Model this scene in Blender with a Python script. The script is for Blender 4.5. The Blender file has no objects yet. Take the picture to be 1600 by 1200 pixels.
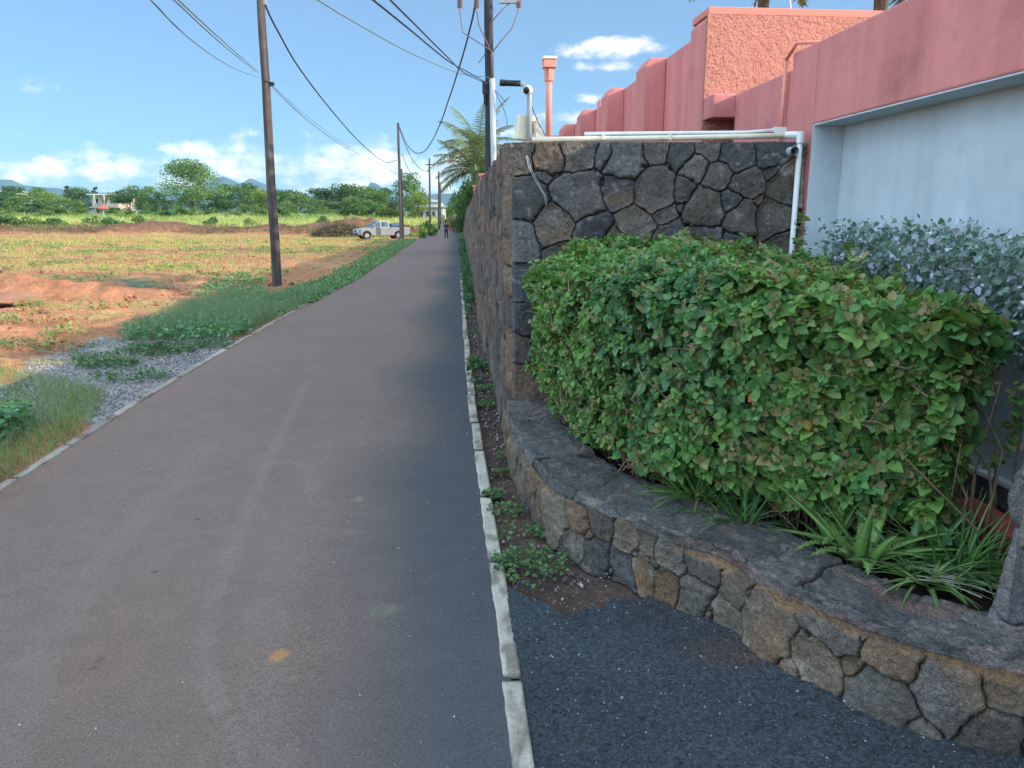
import bpy, bmesh, math, random
import numpy as np
from mathutils import Vector, Matrix
random.seed(7)
rng = np.random.default_rng(11)
S = bpy.context.scene
COL = S.collection
R = math.radians

# ---------------------------------------------------------------- camera, world, sun, exposure
CAM_H = 1.65; FPX = 1180.0; PITCH = R(12.38)
cam = bpy.data.cameras.new('camera'); camo = bpy.data.objects.new('camera', cam); COL.objects.link(camo)
camo.location = (0, 0, CAM_H); camo.rotation_euler = (R(90) - PITCH, 0, 0)
cam.sensor_width = 36; cam.lens = 36 * FPX / 1600; cam.clip_start = .05; cam.clip_end = 20000
S.camera = camo
SUN_EL = R(22.3); SUN_A = R(15)
sun_dir = Vector((math.cos(SUN_A) * math.cos(SUN_EL), -math.sin(SUN_A) * math.cos(SUN_EL), math.sin(SUN_EL)))
sl = bpy.data.lights.new('sun', 'SUN'); sl.energy = 4.0; sl.angle = R(.5); sl.color = (1, .83, .62)
so = bpy.data.objects.new('sun', sl); COL.objects.link(so); so.rotation_euler = sun_dir.to_track_quat('Z', 'Y').to_euler()
S.view_settings.view_transform = 'Standard'; S.view_settings.look = 'None'
S.view_settings.exposure = 0.97; S.view_settings.gamma = 1
S.cycles.max_bounces = 6; S.cycles.diffuse_bounces = 3; S.cycles.transparent_max_bounces = 4

def ray(u, v):
    s, c = math.sin(PITCH), math.cos(PITCH)
    a, b = u - 800.0, 600.0 - v
    return Vector((a, FPX * c + b * s, -FPX * s + b * c))

W = bpy.data.worlds.new('World'); S.world = W; W.use_nodes = True
nt = W.node_tree; nt.nodes.clear(); N = nt.nodes; L = nt.links
def wm(op, a, b=None, c=None, clamp=False):
    n = N.new('ShaderNodeMath'); n.operation = op; n.use_clamp = clamp
    for i, q in enumerate((a, b, c)):
        if q is None: continue
        if isinstance(q, (int, float)): n.inputs[i].default_value = q
        else: L.new(q, n.inputs[i])
    return n.outputs[0]
sky = N.new('ShaderNodeTexSky'); sky.sky_type = 'NISHITA'; sky.sun_disc = False
sky.sun_elevation = SUN_EL; sky.sun_rotation = R(105); sky.air_density = 1.0; sky.dust_density = 0.6; sky.ozone_density = 2.0
tc = N.new('ShaderNodeTexCoord'); sep = N.new('ShaderNodeSeparateXYZ'); L.new(tc.outputs['Generated'], sep.inputs[0])
az = wm('ARCTAN2', sep.outputs[0], sep.outputs[1]); el = wm('ARCSINE', sep.outputs[2])
comb = N.new('ShaderNodeCombineXYZ'); L.new(az, comb.inputs[0]); L.new(wm('MULTIPLY', el, 1.7), comb.inputs[1])
def wnoise(scale, det, rough):
    n = N.new('ShaderNodeTexNoise'); n.inputs['Scale'].default_value = scale; n.inputs['Detail'].default_value = det
    n.inputs['Roughness'].default_value = rough; L.new(comb.outputs[0], n.inputs['Vector']); return n.outputs['Fac']
n1 = wnoise(26, 7, .58); n2 = wnoise(9, 3, .5)
CLOUDS = [(560, 262, 120, 34, 1.0), (640, 268, 70, 26, .8), (420, 262, 150, 30, .85), (330, 240, 70, 20, .6), (530, 246, 40, 22, .9), (300, 270, 110, 30, .6),
          (60, 266, 80, 26, .7), (145, 262, 70, 24, .62), (215, 262, 45, 22, .8), (5, 262, 50, 20, .5), (-200, 265, 160, 30, .8), (700, 258, 70, 30, .7),
          (950, 76, 66, 18, .8), (935, 103, 50, 9, .55), (55, 138, 32, 17, .42), (618, 224, 55, 16, .5), (918, 153, 24, 9, .5),
          (900, 185, 60, 16, .5), (1900, 220, 300, 60, .8), (1800, 60, 120, 40, .5), (780, 215, 60, 20, .4)]
blob = None
for (cu, cv, ru, rv, st) in CLOUDS:
    d = ray(cu, cv).normalized(); a0 = math.atan2(d.x, d.y); e0 = math.asin(d.z)
    sc = 1 / (1208 * (1 + ((cu - 800) / 1208) ** 2))
    dx = wm('DIVIDE', wm('SUBTRACT', az, a0), ru * sc); dy = wm('DIVIDE', wm('SUBTRACT', el, e0), rv * .8 / 1208)
    q = wm('ADD', wm('MULTIPLY', dx, dx), wm('MULTIPLY', dy, dy))
    val = wm('MULTIPLY', wm('SUBTRACT', 1.0, wm('MULTIPLY', q, .5)), st)
    blob = val if blob is None else wm('MAXIMUM', blob, val)
blob = wm('MAXIMUM', blob, -0.6)
# the rest of the sky: loose low cumulus away from the listed clouds
bank = wm('MULTIPLY', wm('SUBTRACT', 1, wm('MULTIPLY', wm('ABSOLUTE', wm('SUBTRACT', el, .035)), 18)), .3)
blob = wm('MAXIMUM', blob, bank)
dens = wm('ADD', wm('MULTIPLY', blob, 1.15), wm('ADD', wm('MULTIPLY', wm('SUBTRACT', n1, .5), 2.4), wm('MULTIPLY', wm('SUBTRACT', n2, .5), 1.0)))
mr = N.new('ShaderNodeMapRange'); mr.interpolation_type = 'SMOOTHSTEP'; L.new(dens, mr.inputs[0])
mr.inputs[1].default_value = .18; mr.inputs[2].default_value = 1.2
shade = N.new('ShaderNodeMapRange'); L.new(wm('ADD', wm('ADD', wm('MULTIPLY', n2, .5), wm('MULTIPLY', n1, .5)), wm('MULTIPLY', el, 2.2)), shade.inputs[0]); shade.inputs[1].default_value = .52; shade.inputs[2].default_value = .72
cc = N.new('ShaderNodeMix'); cc.data_type = 'RGBA'; L.new(shade.outputs[0], cc.inputs[0])
cc.inputs[6].default_value = (2.5, 2.9, 3.3, 1); cc.inputs[7].default_value = (6.2, 5.6, 5.2, 1)
tint = N.new('ShaderNodeMix'); tint.data_type = 'RGBA'; tint.blend_type = 'MULTIPLY'; tint.inputs[0].default_value = 1
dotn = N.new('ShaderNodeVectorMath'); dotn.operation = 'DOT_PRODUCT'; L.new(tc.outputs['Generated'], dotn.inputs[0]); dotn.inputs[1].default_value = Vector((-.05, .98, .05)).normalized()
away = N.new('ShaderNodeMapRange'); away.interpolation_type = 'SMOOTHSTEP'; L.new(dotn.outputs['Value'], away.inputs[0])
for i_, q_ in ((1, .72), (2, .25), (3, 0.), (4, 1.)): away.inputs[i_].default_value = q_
tcol = N.new('ShaderNodeMix'); tcol.data_type = 'RGBA'; L.new(away.outputs[0], tcol.inputs[0]); tcol.inputs[6].default_value = (.25, .415, .62, 1); tcol.inputs[7].default_value = (.75, 1.0, 1.1, 1)  # sky dimmed towards the camera's view, left fuller elsewhere
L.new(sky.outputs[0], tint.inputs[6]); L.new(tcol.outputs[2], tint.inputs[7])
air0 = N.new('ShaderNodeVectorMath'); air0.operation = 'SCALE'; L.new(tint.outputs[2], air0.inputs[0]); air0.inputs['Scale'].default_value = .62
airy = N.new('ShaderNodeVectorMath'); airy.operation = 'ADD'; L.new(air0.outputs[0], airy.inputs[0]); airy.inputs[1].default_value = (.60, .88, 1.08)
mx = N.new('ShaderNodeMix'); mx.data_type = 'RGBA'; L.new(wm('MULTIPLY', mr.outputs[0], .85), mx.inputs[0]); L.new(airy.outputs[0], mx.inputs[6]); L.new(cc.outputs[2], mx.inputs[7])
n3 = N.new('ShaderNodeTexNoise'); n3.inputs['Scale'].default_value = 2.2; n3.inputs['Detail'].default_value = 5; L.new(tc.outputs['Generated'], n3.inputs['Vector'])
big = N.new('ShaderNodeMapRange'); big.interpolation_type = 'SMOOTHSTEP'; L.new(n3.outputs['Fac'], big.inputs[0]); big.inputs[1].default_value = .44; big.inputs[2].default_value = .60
mx0 = mx; mx = N.new('ShaderNodeMix'); mx.data_type = 'RGBA'; L.new(wm('MULTIPLY', big.outputs[0], away.outputs[0]), mx.inputs[0]); L.new(mx0.outputs[2], mx.inputs[6]); mx.inputs[7].default_value = (10.0, 12.9, 15.5, 1)  # extra-bright clouds added overhead and behind the camera to fill the shade
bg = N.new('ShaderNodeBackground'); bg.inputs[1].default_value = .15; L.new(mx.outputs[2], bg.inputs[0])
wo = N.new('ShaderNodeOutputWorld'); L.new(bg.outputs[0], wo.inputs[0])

# ---------------------------------------------------------------- maths helpers
def sst(t): t = np.clip(t, 0, 1); return t * t * (3 - 2 * t)
def gz(x, y):
    y = np.asarray(y, float)
    return -.4 * sst((y - 8) / 92) + 3.6 * sst((y - 98) / 115)
def G(u, v, z=None):
    """the ground point (or the point at height z above the ground) seen at photo pixel u, v"""
    d = ray(u, v); h = 0.0
    yy = np.concatenate([np.linspace(.5, 30, 3000), np.linspace(30, 400, 6000)]); f = CAM_H + d.z * yy / d.y - gz(0, yy) - (z or 0)
    i = int(np.argmax(f < 0)) or len(yy) - 1; y_ = yy[i - 1] + (yy[i] - yy[i - 1]) * f[i - 1] / (f[i - 1] - f[i]) if f[i] < 0 else 300.
    t = y_ / d.y; h = float(gz(0, y_))
    return np.array((d.x * t, d.y * t, h + (z or 0)))
def D(u, v, y):
    d = ray(u, v); t = y / d.y
    return np.array((d.x * t, y, CAM_H + d.z * t))
def _h(ix, iy, iz, s):
    n = (ix * 374761393 + iy * 668265263 + iz * 2147483647 + s * 144665) & 0xffffffff
    n = ((n ^ (n >> 13)) * 1274126177) & 0xffffffff
    return ((n ^ (n >> 16)) & 0xffff) / 65535.0
def vn(x, y, z=0., s=0):
    x, y, z = np.broadcast_arrays(np.asarray(x, float), np.asarray(y, float), np.asarray(z, float))
    ix, iy, iz = [np.floor(q).astype(np.int64) for q in (x, y, z)]
    fx, fy, fz = x - ix, y - iy, z - iz
    fx, fy, fz = [q * q * (3 - 2 * q) for q in (fx, fy, fz)]
    r = 0
    for a in (0, 1):
        for b in (0, 1):
            for c in (0, 1):
                r = r + _h(ix + a, iy + b, iz + c, s) * (fx if a else 1 - fx) * (fy if b else 1 - fy) * (fz if c else 1 - fz)
    return r
def fbm(x, y, z=0., s=0, o=4):
    r = 0; a = .5; t = 0
    x, y, z = np.asarray(x, float), np.asarray(y, float), np.asarray(z, float)
    for i in range(o):
        r = r + a * vn(x, y, z, s + i); t += a; a *= .5; x, y, z = x * 2.03 + 7.1, y * 2.03 + 3.3, z * 2.03
    return r / t
def poly_in(px, py, poly):
    ins = np.zeros(np.shape(px), bool); j = len(poly) - 1
    for i in range(len(poly)):
        xi, yi = poly[i][:2]; xj, yj = poly[j][:2]
        c = ((yi > py) != (yj > py)) & (px < (xj - xi) * (py - yi) / (yj - yi + 1e-12) + xi); ins ^= c; j = i
    return ins
def smooth_path(pts, n):
    """Catmull-Rom through pts, resampled evenly"""
    P = np.array(pts, float); Q = np.vstack([2 * P[0] - P[1], P, 2 * P[-1] - P[-2]]); out = []
    for i in range(1, len(Q) - 2):
        for t in np.linspace(0, 1, 24, endpoint=False):
            a, b, c, d = Q[i - 1], Q[i], Q[i + 1], Q[i + 2]
            out.append(.5 * (2 * b + (c - a) * t + (2 * a - 5 * b + 4 * c - d) * t * t + (3 * b - 3 * c + d - a) * t ** 3))
    out.append(P[-1]); out = np.array(out)
    s = np.r_[0, np.cumsum(np.linalg.norm(np.diff(out, axis=0), axis=1))]
    q = np.linspace(0, s[-1], n)
    return np.stack([np.interp(q, s, out[:, k]) for k in range(P.shape[1])], 1), s[-1]

# ---------------------------------------------------------------- materials
def mat(name, base=(.5, .5, .5), rough=.8, spec=.3, metal=0, attr=False, n=None, bump=None, col2=None, trans=0, streak=None):
    """n=(scale, amount) brightness noise; bump=[(scale, distance)..]; col2=(colour, scale, lo, hi) noise-mixed second colour"""
    m = bpy.data.materials.new(name); m.use_nodes = True; t = m.node_tree; nd, lk = t.nodes, t.links
    p = nd['Principled BSDF']; p.inputs['Roughness'].default_value = rough; p.inputs['Specular IOR Level'].default_value = spec
    p.inputs['Metallic'].default_value = metal
    tx = nd.new('ShaderNodeNewGeometry').outputs['Position'] if not attr == 'obj' else nd.new('ShaderNodeTexCoord').outputs['Object']
    if attr:
        a = nd.new('ShaderNodeAttribute'); a.attribute_name = 'Col'; c = a.outputs['Color']
    else:
        a = nd.new('ShaderNodeRGB'); a.outputs[0].default_value = (*base, 1); c = a.outputs[0]
    def noise(sc, det=5, ro=.6):
        q = nd.new('ShaderNodeTexNoise'); q.inputs['Scale'].default_value = sc; q.inputs['Detail'].default_value = det; q.inputs['Roughness'].default_value = ro
        lk.new(tx, q.inputs['Vector']); return q.outputs['Fac']
    for c2 in (col2 if isinstance(col2, list) else [col2] if col2 else []):
        r = nd.new('ShaderNodeMapRange'); lk.new(noise(c2[1]), r.inputs[0]); r.inputs[1].default_value = c2[2]; r.inputs[2].default_value = c2[3]
        mxx = nd.new('ShaderNodeMix'); mxx.data_type = 'RGBA'; lk.new(r.outputs[0], mxx.inputs[0]); lk.new(c, mxx.inputs[6]); mxx.inputs[7].default_value = (*c2[0], 1); c = mxx.outputs[2]
    for q in (n if isinstance(n, list) else [n] if n else []):
        r = nd.new('ShaderNodeMapRange'); lk.new(noise(q[0]), r.inputs[0]); r.inputs[1].default_value = .3; r.inputs[2].default_value = .7
        r.inputs[3].default_value = 1 - q[1]; r.inputs[4].default_value = 1 + q[1]
        v = nd.new('ShaderNodeVectorMath'); v.operation = 'SCALE'; lk.new(c, v.inputs[0]); lk.new(r.outputs[0], v.inputs['Scale']); c = v.outputs[0]
    if streak:
        mp = nd.new('ShaderNodeMapping'); mp.inputs['Scale'].default_value = (1, 1, .06); lk.new(tx, mp.inputs[0])
        q = nd.new('ShaderNodeTexNoise'); q.inputs['Scale'].default_value = streak[0]; q.inputs['Detail'].default_value = 5; lk.new(mp.outputs[0], q.inputs['Vector'])
        r = nd.new('ShaderNodeMapRange'); lk.new(q.outputs['Fac'], r.inputs[0]); r.inputs[1].default_value = .35; r.inputs[2].default_value = .7; r.inputs[3].default_value = 1 + streak[1] * .3; r.inputs[4].default_value = 1 - streak[1]
        v = nd.new('ShaderNodeVectorMath'); v.operation = 'SCALE'; lk.new(c, v.inputs[0]); lk.new(r.outputs[0], v.inputs['Scale']); c = v.outputs[0]
    lk.new(c, p.inputs['Base Color'])
    prev = None
    for q in (bump or []):
        b = nd.new('ShaderNodeBump'); b.inputs['Distance'].default_value = q[1]; b.inputs['Strength'].default_value = 1; lk.new(noise(q[0], 4), b.inputs['Height'])
        if prev: lk.new(prev, b.inputs['Normal'])
        prev = b.outputs[0]
    if prev: lk.new(prev, p.inputs['Normal'])
    if trans:
        tr = nd.new('ShaderNodeBsdfTranslucent'); v = nd.new('ShaderNodeVectorMath'); v.operation = 'MULTIPLY'; lk.new(c, v.inputs[0]); v.inputs[1].default_value = (1.25, 1.35, .6)
        lk.new(v.outputs[0], tr.inputs[0]); ms = nd.new('ShaderNodeMixShader'); ms.inputs[0].default_value = trans
        lk.new(p.outputs[0], ms.inputs[1]); lk.new(tr.outputs[0], ms.inputs[2]); lk.new(ms.outputs[0], nd['Material Output'].inputs[0])
    m['tx'] = 1
    return m
M = dict(
    ground=mat('soil', attr=True, rough=.95, spec=.1, n=[(1.7, .22), (14, .3), (90, .22)], bump=[(9, .03), (45, .012)]),
    road=mat('asphalt', attr=True, rough=.82, spec=.3, n=[(.7, .07), (6, .07), (110, .24), (260, .5)], bump=[(190, .0022), (480, .0012)]),
    apron=mat('fresh_asphalt', attr=True, rough=.7, spec=.45, n=[(2.2, .2), (65, .75), (150, .8)], bump=[(65, .02), (150, .010)]),
    kerb=mat('kerb_concrete', attr=True, rough=.85, n=[(5, .15), (60, .2)], bump=[(40, .006), (160, .002)]),
    stone=mat('basalt', attr=True, rough=.85, spec=.3, n=[(7, .22), (45, .3), (130, .45)], bump=[(28, .014), (70, .012), (170, .007)]),
    leaf=mat('leaf', attr=True, rough=.48, spec=.38, n=(30, .15), trans=.28),
    grass=mat('grass_blade', attr=True, rough=.6, spec=.25, n=(3, .12), trans=.3),
    farleaf=mat('tree_foliage', attr=True, rough=.65, spec=.2, n=(.6, .15), trans=.25),
    bark=mat('bark', (.09, .065, .045), rough=.9, n=(8, .3), bump=[(20, .02)]),
    twig=mat('twig', (.24, .17, .11), rough=.9, n=(30, .3)),
    pink=mat('pink_render', (.60, .22, .20), rough=.88, streak=(5, .16), spec=.15, n=[(1.2, .06), (14, .05)], col2=((.40, .14, .14), 2.2, .55, .85), bump=[(60, .002), (3, .004)]),
    pinkrough=mat('pink_roughcast', (.60, .265, .20), rough=.9, spec=.12, n=[(3, .06)], bump=[(22, .07), (60, .02)]),
    pinkcap=mat('pink_band', (.60, .225, .17), rough=.88, spec=.15, n=[(2, .05)], bump=[(60, .002)]),
    white=mat('pale_plaster', (.52, .58, .62), rough=.8, streak=(3.5, .14), spec=.2, n=[(1.2, .07), (9, .04)], col2=((.36, .42, .44), 1.3, .56, .85), bump=[(30, .002), (2.5, .01)]),
    redpaint=mat('red_oxide', (.33, .06, .05), rough=.7, n=(6, .2)),
    cream=mat('cream_pvc', (.70, .62, .46), rough=.45, spec=.4, n=(12, .1)),
    wpvc=mat('white_pvc', (.66, .67, .66), rough=.4, spec=.45, n=(12, .08)),
    pinkpipe=mat('pink_pipe', (.66, .24, .18), rough=.55, n=(12, .1)),
    grey=mat('grey_steel', (.30, .31, .32), rough=.5, metal=.3, n=(12, .15)),
    lgrey=mat('grey_conduit', (.36, .38, .40), rough=.5, n=(12, .1)),
    black=mat('black_plastic', (.015, .015, .017), rough=.45),
    wood=mat('pole_wood', (.085, .070, .066), rough=.9, streak=(14, .5), n=[(4, .25), (40, .3)], bump=[(30, .01)]),
    darkwood=mat('tarred_pole_wood', (.035, .036, .042), rough=.8, streak=(14, .4), n=[(4, .3), (40, .3)], bump=[(30, .01)]),
    cable=mat('cable', (.02, .022, .025), rough=.6),
    thin=mat('copper_wire', (.13, .19, .20), rough=.5),
    porcelain=mat('porcelain', (.22, .19, .18), rough=.3, spec=.6),
    mortar=mat('orange_mortar', (.33, .19, .10), rough=.95, n=[(12, .3), (80, .25)], bump=[(50, .01)]),
    rock=mat('small_stones', attr=True, rough=.85, n=(30, .2)),
    mount=mat('mountain_slope', (.045, .07, .06), rough=1, spec=0, n=[(.004, .4)]),
    silver=mat('silver_paint', (.27, .28, .29), rough=.35, metal=.3, spec=.6),
    wpaint=mat('white_paint', (.75, .74, .70), rough=.35, spec=.5),
    glass=mat('tinted_glass', (.03, .04, .05), rough=.08, spec=.8),
    blue=mat('blue_tarp', (.05, .09, .17), rough=.6),
    tyre=mat('tyre_rubber', (.02, .02, .02), rough=.85),
    rim=mat('alloy', (.4, .4, .42), rough=.35, metal=.8),
    lamp=mat('lamp_glass', (.7, .7, .68), rough=.1, spec=.7),
    hwall=mat('house_render', (.42, .38, .32), rough=.9, n=(.8, .08)),
    hwhite=mat('white_render', (.50, .50, .48), rough=.9, n=(.8, .06)),
    roofm=mat('sheet_roof', (.45, .46, .46), rough=.6, n=(.8, .1)),
    roofred=mat('red_roof', (.5, .10, .07), rough=.7, n=(.8, .1)),
    skin=mat('skin', (.16, .09, .06), rough=.6), cloth=mat('dark_cloth', (.025, .028, .045), rough=.9), hair=mat('hair', (.01, .01, .01), rough=.6),
    flower=mat('petal', attr=True, rough=.6, trans=.3),
    slab=mat('concrete_slab', (.40, .36, .31), rough=.9, col2=((.30, .135, .08), 2.5, .26, .42), n=[(3, .2), (20, .15)], bump=[(15, .01)]),
)

# ---------------------------------------------------------------- object helpers
def tag(o, label=None, cat=None, group=None, kind=None):
    for k, v in (('label', label), ('category', cat), ('group', group), ('kind', kind)):
        if v: o[k] = v
    return o
def empty(name, loc, label, cat, group=None, rz=0):
    o = bpy.data.objects.new(name, None); COL.objects.link(o); o.location = Vector(loc); o.rotation_euler.z = rz; o.empty_display_size = .2
    return tag(o, label, cat, group)
def link(name, me, m, parent=None, smooth=False):
    """me is in WORLD coordinates; when it has a parent the inverse of the parent's placement is kept on the child"""
    if m and not me.materials: me.materials.append(m)
    o = bpy.data.objects.new(name, me); COL.objects.link(o)
    if parent:
        bpy.context.view_layer.update() if False else None
        o.parent = parent
        mw = Matrix.LocRotScale(parent.location, parent.rotation_euler, parent.scale)
        if parent.parent:
            mw = None
        if mw is not None: me.transform(mw.inverted())
        elif parent.parent:
            g = parent.parent; me.transform(Matrix.LocRotScale(g.location, g.rotation_euler, g.scale).inverted())
    if smooth: me.polygons.foreach_set('use_smooth', [True] * len(me.polygons))
    return o
def mesh_np(name, V, F, col=None):
    """V (n,3), F (m,k) int array of one polygon size"""
    me = bpy.data.meshes.new(name); V = np.ascontiguousarray(V, np.float32); F = np.ascontiguousarray(F, np.int32)
    k = F.shape[1]; me.vertices.add(len(V)); me.vertices.foreach_set('co', V.ravel())
    me.loops.add(F.size); me.loops.foreach_set('vertex_index', F.ravel())
    me.polygons.add(len(F)); me.polygons.foreach_set('loop_start', np.arange(0, F.size, k, dtype=np.int32))
    if col is not None:
        a = me.color_attributes.new('Col', 'FLOAT_COLOR', 'POINT'); c = np.ones((len(V), 4), np.float32); c[:, :3] = col; a.data.foreach_set('color', c.ravel())
    me.update(calc_edges=True); me.validate(); return me
def grid_faces(nu, nv):
    i = np.arange((nu - 1) * (nv - 1)); a = (i // (nv - 1)) * nv + i % (nv - 1)
    return np.stack([a, a + nv, a + nv + 1, a + 1], 1)
class MB:
    def __init__(s): s.v = []; s.f = []
    def add(s, V, F):
        b = len(s.v); s.v += [tuple(map(float, q)) for q in V]; s.f += [tuple(i + b for i in f) for f in F]; return s
    def box(s, c, size, rz=0, bev=0, mtx=None):
        x, y, z = [q / 2 for q in size]; V = [Vector((a * x, b * y, d * z)) for d in (-1, 1) for b in (-1, 1) for a in (-1, 1)]
        rm = Matrix.Rotation(rz, 3, 'Z')
        if mtx: rm = mtx
        V = [rm @ q + Vector(c) for q in V]
        return s.add(V, [(0, 2, 3, 1), (4, 5, 7, 6), (0, 1, 5, 4), (2, 6, 7, 3), (0, 4, 6, 2), (1, 3, 7, 5)])
    def tube(s, pts, r, n=8, cap=True):
        P = [Vector(p) for p in pts]; k = len(P); rr = r if hasattr(r, '__len__') else [r] * k; V = []; F = []
        up = None
        for i, p in enumerate(P):
            t = (P[min(i + 1, k - 1)] - P[max(i - 1, 0)]).normalized()
            if up is None: up = t.orthogonal().normalized()
            a = (up - t * up.dot(t)); a = a.normalized() if a.length > 1e-6 else t.orthogonal().normalized(); up = a; b = t.cross(a)
            for j in range(n):
                q = 2 * math.pi * j / n; V.append(p + (a * math.cos(q) + b * math.sin(q)) * rr[i])
        for i in range(k - 1):
            for j in range(n): F.append((i * n + j, i * n + (j + 1) % n, (i + 1) * n + (j + 1) % n, (i + 1) * n + j))
        if cap: F.append(tuple(range(n))[::-1]); F.append(tuple((k - 1) * n + j for j in range(n)))
        return s.add(V, F)
    def prism(s, prof, a, b, axis=1):
        """polygon prof of (p,q) pairs extruded along the axis from a to b"""
        def pt(p, q, t): return {0: (t, p, q), 1: (p, t, q), 2: (p, q, t)}[axis]
        n = len(prof); V = [pt(p, q, a) for p, q in prof] + [pt(p, q, b) for p, q in prof]
        F = [tuple(range(n)), tuple(range(2 * n - 1, n - 1, -1))] + [(i, i + n, (i + 1) % n + n, (i + 1) % n) for i in range(n)]
        return s.add(V, F)
    def mesh(s, name):
        me = bpy.data.meshes.new(name); me.from_pydata(s.v, [], s.f); me.update()
        bm = bmesh.new(); bm.from_mesh(me); bmesh.ops.recalc_face_normals(bm, faces=bm.faces); bm.to_mesh(me); bm.free(); return me
    def build(s, name, m, parent=None, bev=0, smooth=False, world=True):
        me = s.mesh(name)
        if world: o = link(name, me, m, parent, smooth)
        else:
            me.materials.append(m); o = bpy.data.objects.new(name, me); COL.objects.link(o); o.parent = parent
            if smooth: me.polygons.foreach_set('use_smooth', [True] * len(me.polygons))
        if bev:
            b = o.modifiers.new('bevel', 'BEVEL'); b.width = bev; b.segments = 2; b.limit_method = 'ANGLE'
        return o
def local(p, *objs):
    return objs
def copy_tree(o, parent=None):
    c = o.copy(); COL.objects.link(c)
    if parent: c.parent = parent
    for ch in list(o.children): copy_tree(ch, c)
    return c

# scatter of a template: T verts (k,3), TF faces (m,3|4); frames (n,3,3) columns = x,y,z axes; loc (n,3); colour (n,3)
def frames(dirs, ups, roll=None):
    y = dirs / (np.linalg.norm(dirs, axis=1, keepdims=True) + 1e-9)
    x = np.cross(y, ups); x /= (np.linalg.norm(x, axis=1, keepdims=True) + 1e-9); z = np.cross(x, y)
    return np.stack([x, y, z], 2)
def scatter(name, T, TF, fr, loc, size, col, colv=None):
    T = np.array(T, float); TF = np.array(TF); n = len(loc); k = len(T)
    sz = np.asarray(size, float); sz = sz[:, None] if sz.ndim == 1 else sz
    V = np.einsum('nij,nkj->nki', fr, T[None] * sz[:, None, :]) + loc[:, None, :]
    F = (TF[None] + (np.arange(n) * k)[:, None, None]).reshape(-1, TF.shape[1])
    C = np.repeat(col, k, axis=0)
    if colv is not None: C = C * np.tile(colv, n)[:, None]
    return mesh_np(name, V.reshape(-1, 3), F, C)
def join_np(name, parts):
    V = []; F = []; C = []; b = 0
    for (v, f, c) in parts: V.append(v); F.append(f + b); C.append(c); b += len(v)
    return mesh_np(name, np.vstack(V), np.vstack(F), np.vstack(C))
LEAF = [(0, 0, 0), (0, .33, -.03), (0, .68, -.05), (0, 1, -.16), (-.27, -.03, .04), (-.43, .28, .08), (-.30, .62, .03), (.27, -.03, .04), (.43, .28, .08), (.30, .62, .03)]
LEAFF = [(0, 1, 5, 4), (1, 2, 6, 5), (2, 3, 3, 6), (0, 7, 8, 1), (1, 8, 9, 2), (2, 9, 3, 3)]
LEAFF = [(0, 1, 4), (1, 5, 4), (1, 2, 5), (2, 6, 5), (2, 3, 6), (0, 7, 1), (7, 8, 1), (1, 8, 2), (8, 9, 2), (2, 9, 3)]
LEAFH = [(0, 0, 0), (0, .33, -.03), (0, .68, -.05), (0, 1, -.17), (-.24, -.06, .03), (-.43, .2, .07), (-.39, .52, .05), (-.19, .82, -.03), (.24, -.06, .03), (.43, .2, .07), (.39, .52, .05), (.19, .82, -.03)]
LEAFHF = [(0, 5, 4), (0, 1, 5), (1, 6, 5), (1, 2, 6), (2, 7, 6), (2, 3, 7), (0, 8, 9), (0, 9, 1), (1, 9, 10), (1, 10, 2), (2, 10, 11), (2, 11, 3)]
BLADE = [(-.5, 0, 0), (.5, 0, 0), (-.42, .45, .04), (.42, .45, .04), (-.22, .8, -.06), (.22, .8, -.06), (0, 1, -.22)]
BLADEF = [(0, 1, 3), (0, 3, 2), (2, 3, 5), (2, 5, 4), (4, 5, 6)]
def unit(n):
    v = rng.normal(size=(n, 3)); return v / np.linalg.norm(v, axis=1, keepdims=True)
def blades(loc, h, w, lean=.5, col=(.07, .12, .03), cvar=.3, col2=None, f2=0.3):
    n = len(loc); a = rng.uniform(0, 2 * math.pi, n); l = rng.uniform(0.02, lean, n)
    d = np.stack([np.cos(a) * l, np.sin(a) * l, np.ones(n)], 1); up = unit(n)
    fr = frames(d, up); s = np.stack([w * rng.uniform(.6, 1.3, n), h * rng.uniform(.5, 1.15, n), h * rng.uniform(.5, 2.5, n)], 1)
    c = np.tile(np.array(col, float), (n, 1))
    if col2 is not None:
        m = rng.random(n) < f2; c[m] = col2
    c = c * rng.uniform(1 - cvar, 1 + cvar, (n, 1)) * rng.uniform(.9, 1.1, (n, 3))
    return fr, loc, s, c
def tris(fr, loc, s, c, T=BLADE, TF=BLADEF):
    T = np.array(T, float); TF = np.array(TF); n = len(loc); k = len(T); s = np.asarray(s, float); s = s[:, None] if s.ndim == 1 else s
    V = np.einsum('nij,nkj->nki', fr, T[None] * s[:, None, :]) + loc[:, None, :]
    return V.reshape(-1, 3), (TF[None] + (np.arange(n) * k)[:, None, None]).reshape(-1, TF.shape[1]), np.repeat(c, k, axis=0)
def leaves_at(loc, size, flat=.5, col=(.05, .11, .03), cvar=.3):
    n = len(loc); d = unit(n); d[:, 2] = d[:, 2] * .4; up = unit(n) * (1 - flat) + np.array((0, 0, 1.)) * flat
    fr = frames(d, up); c = np.array(col) * rng.uniform(1 - cvar, 1 + cvar, (n, 1)) * rng.uniform(.88, 1.12, (n, 3))
    return fr, loc, size * rng.uniform(.6, 1.25, n), c

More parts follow.
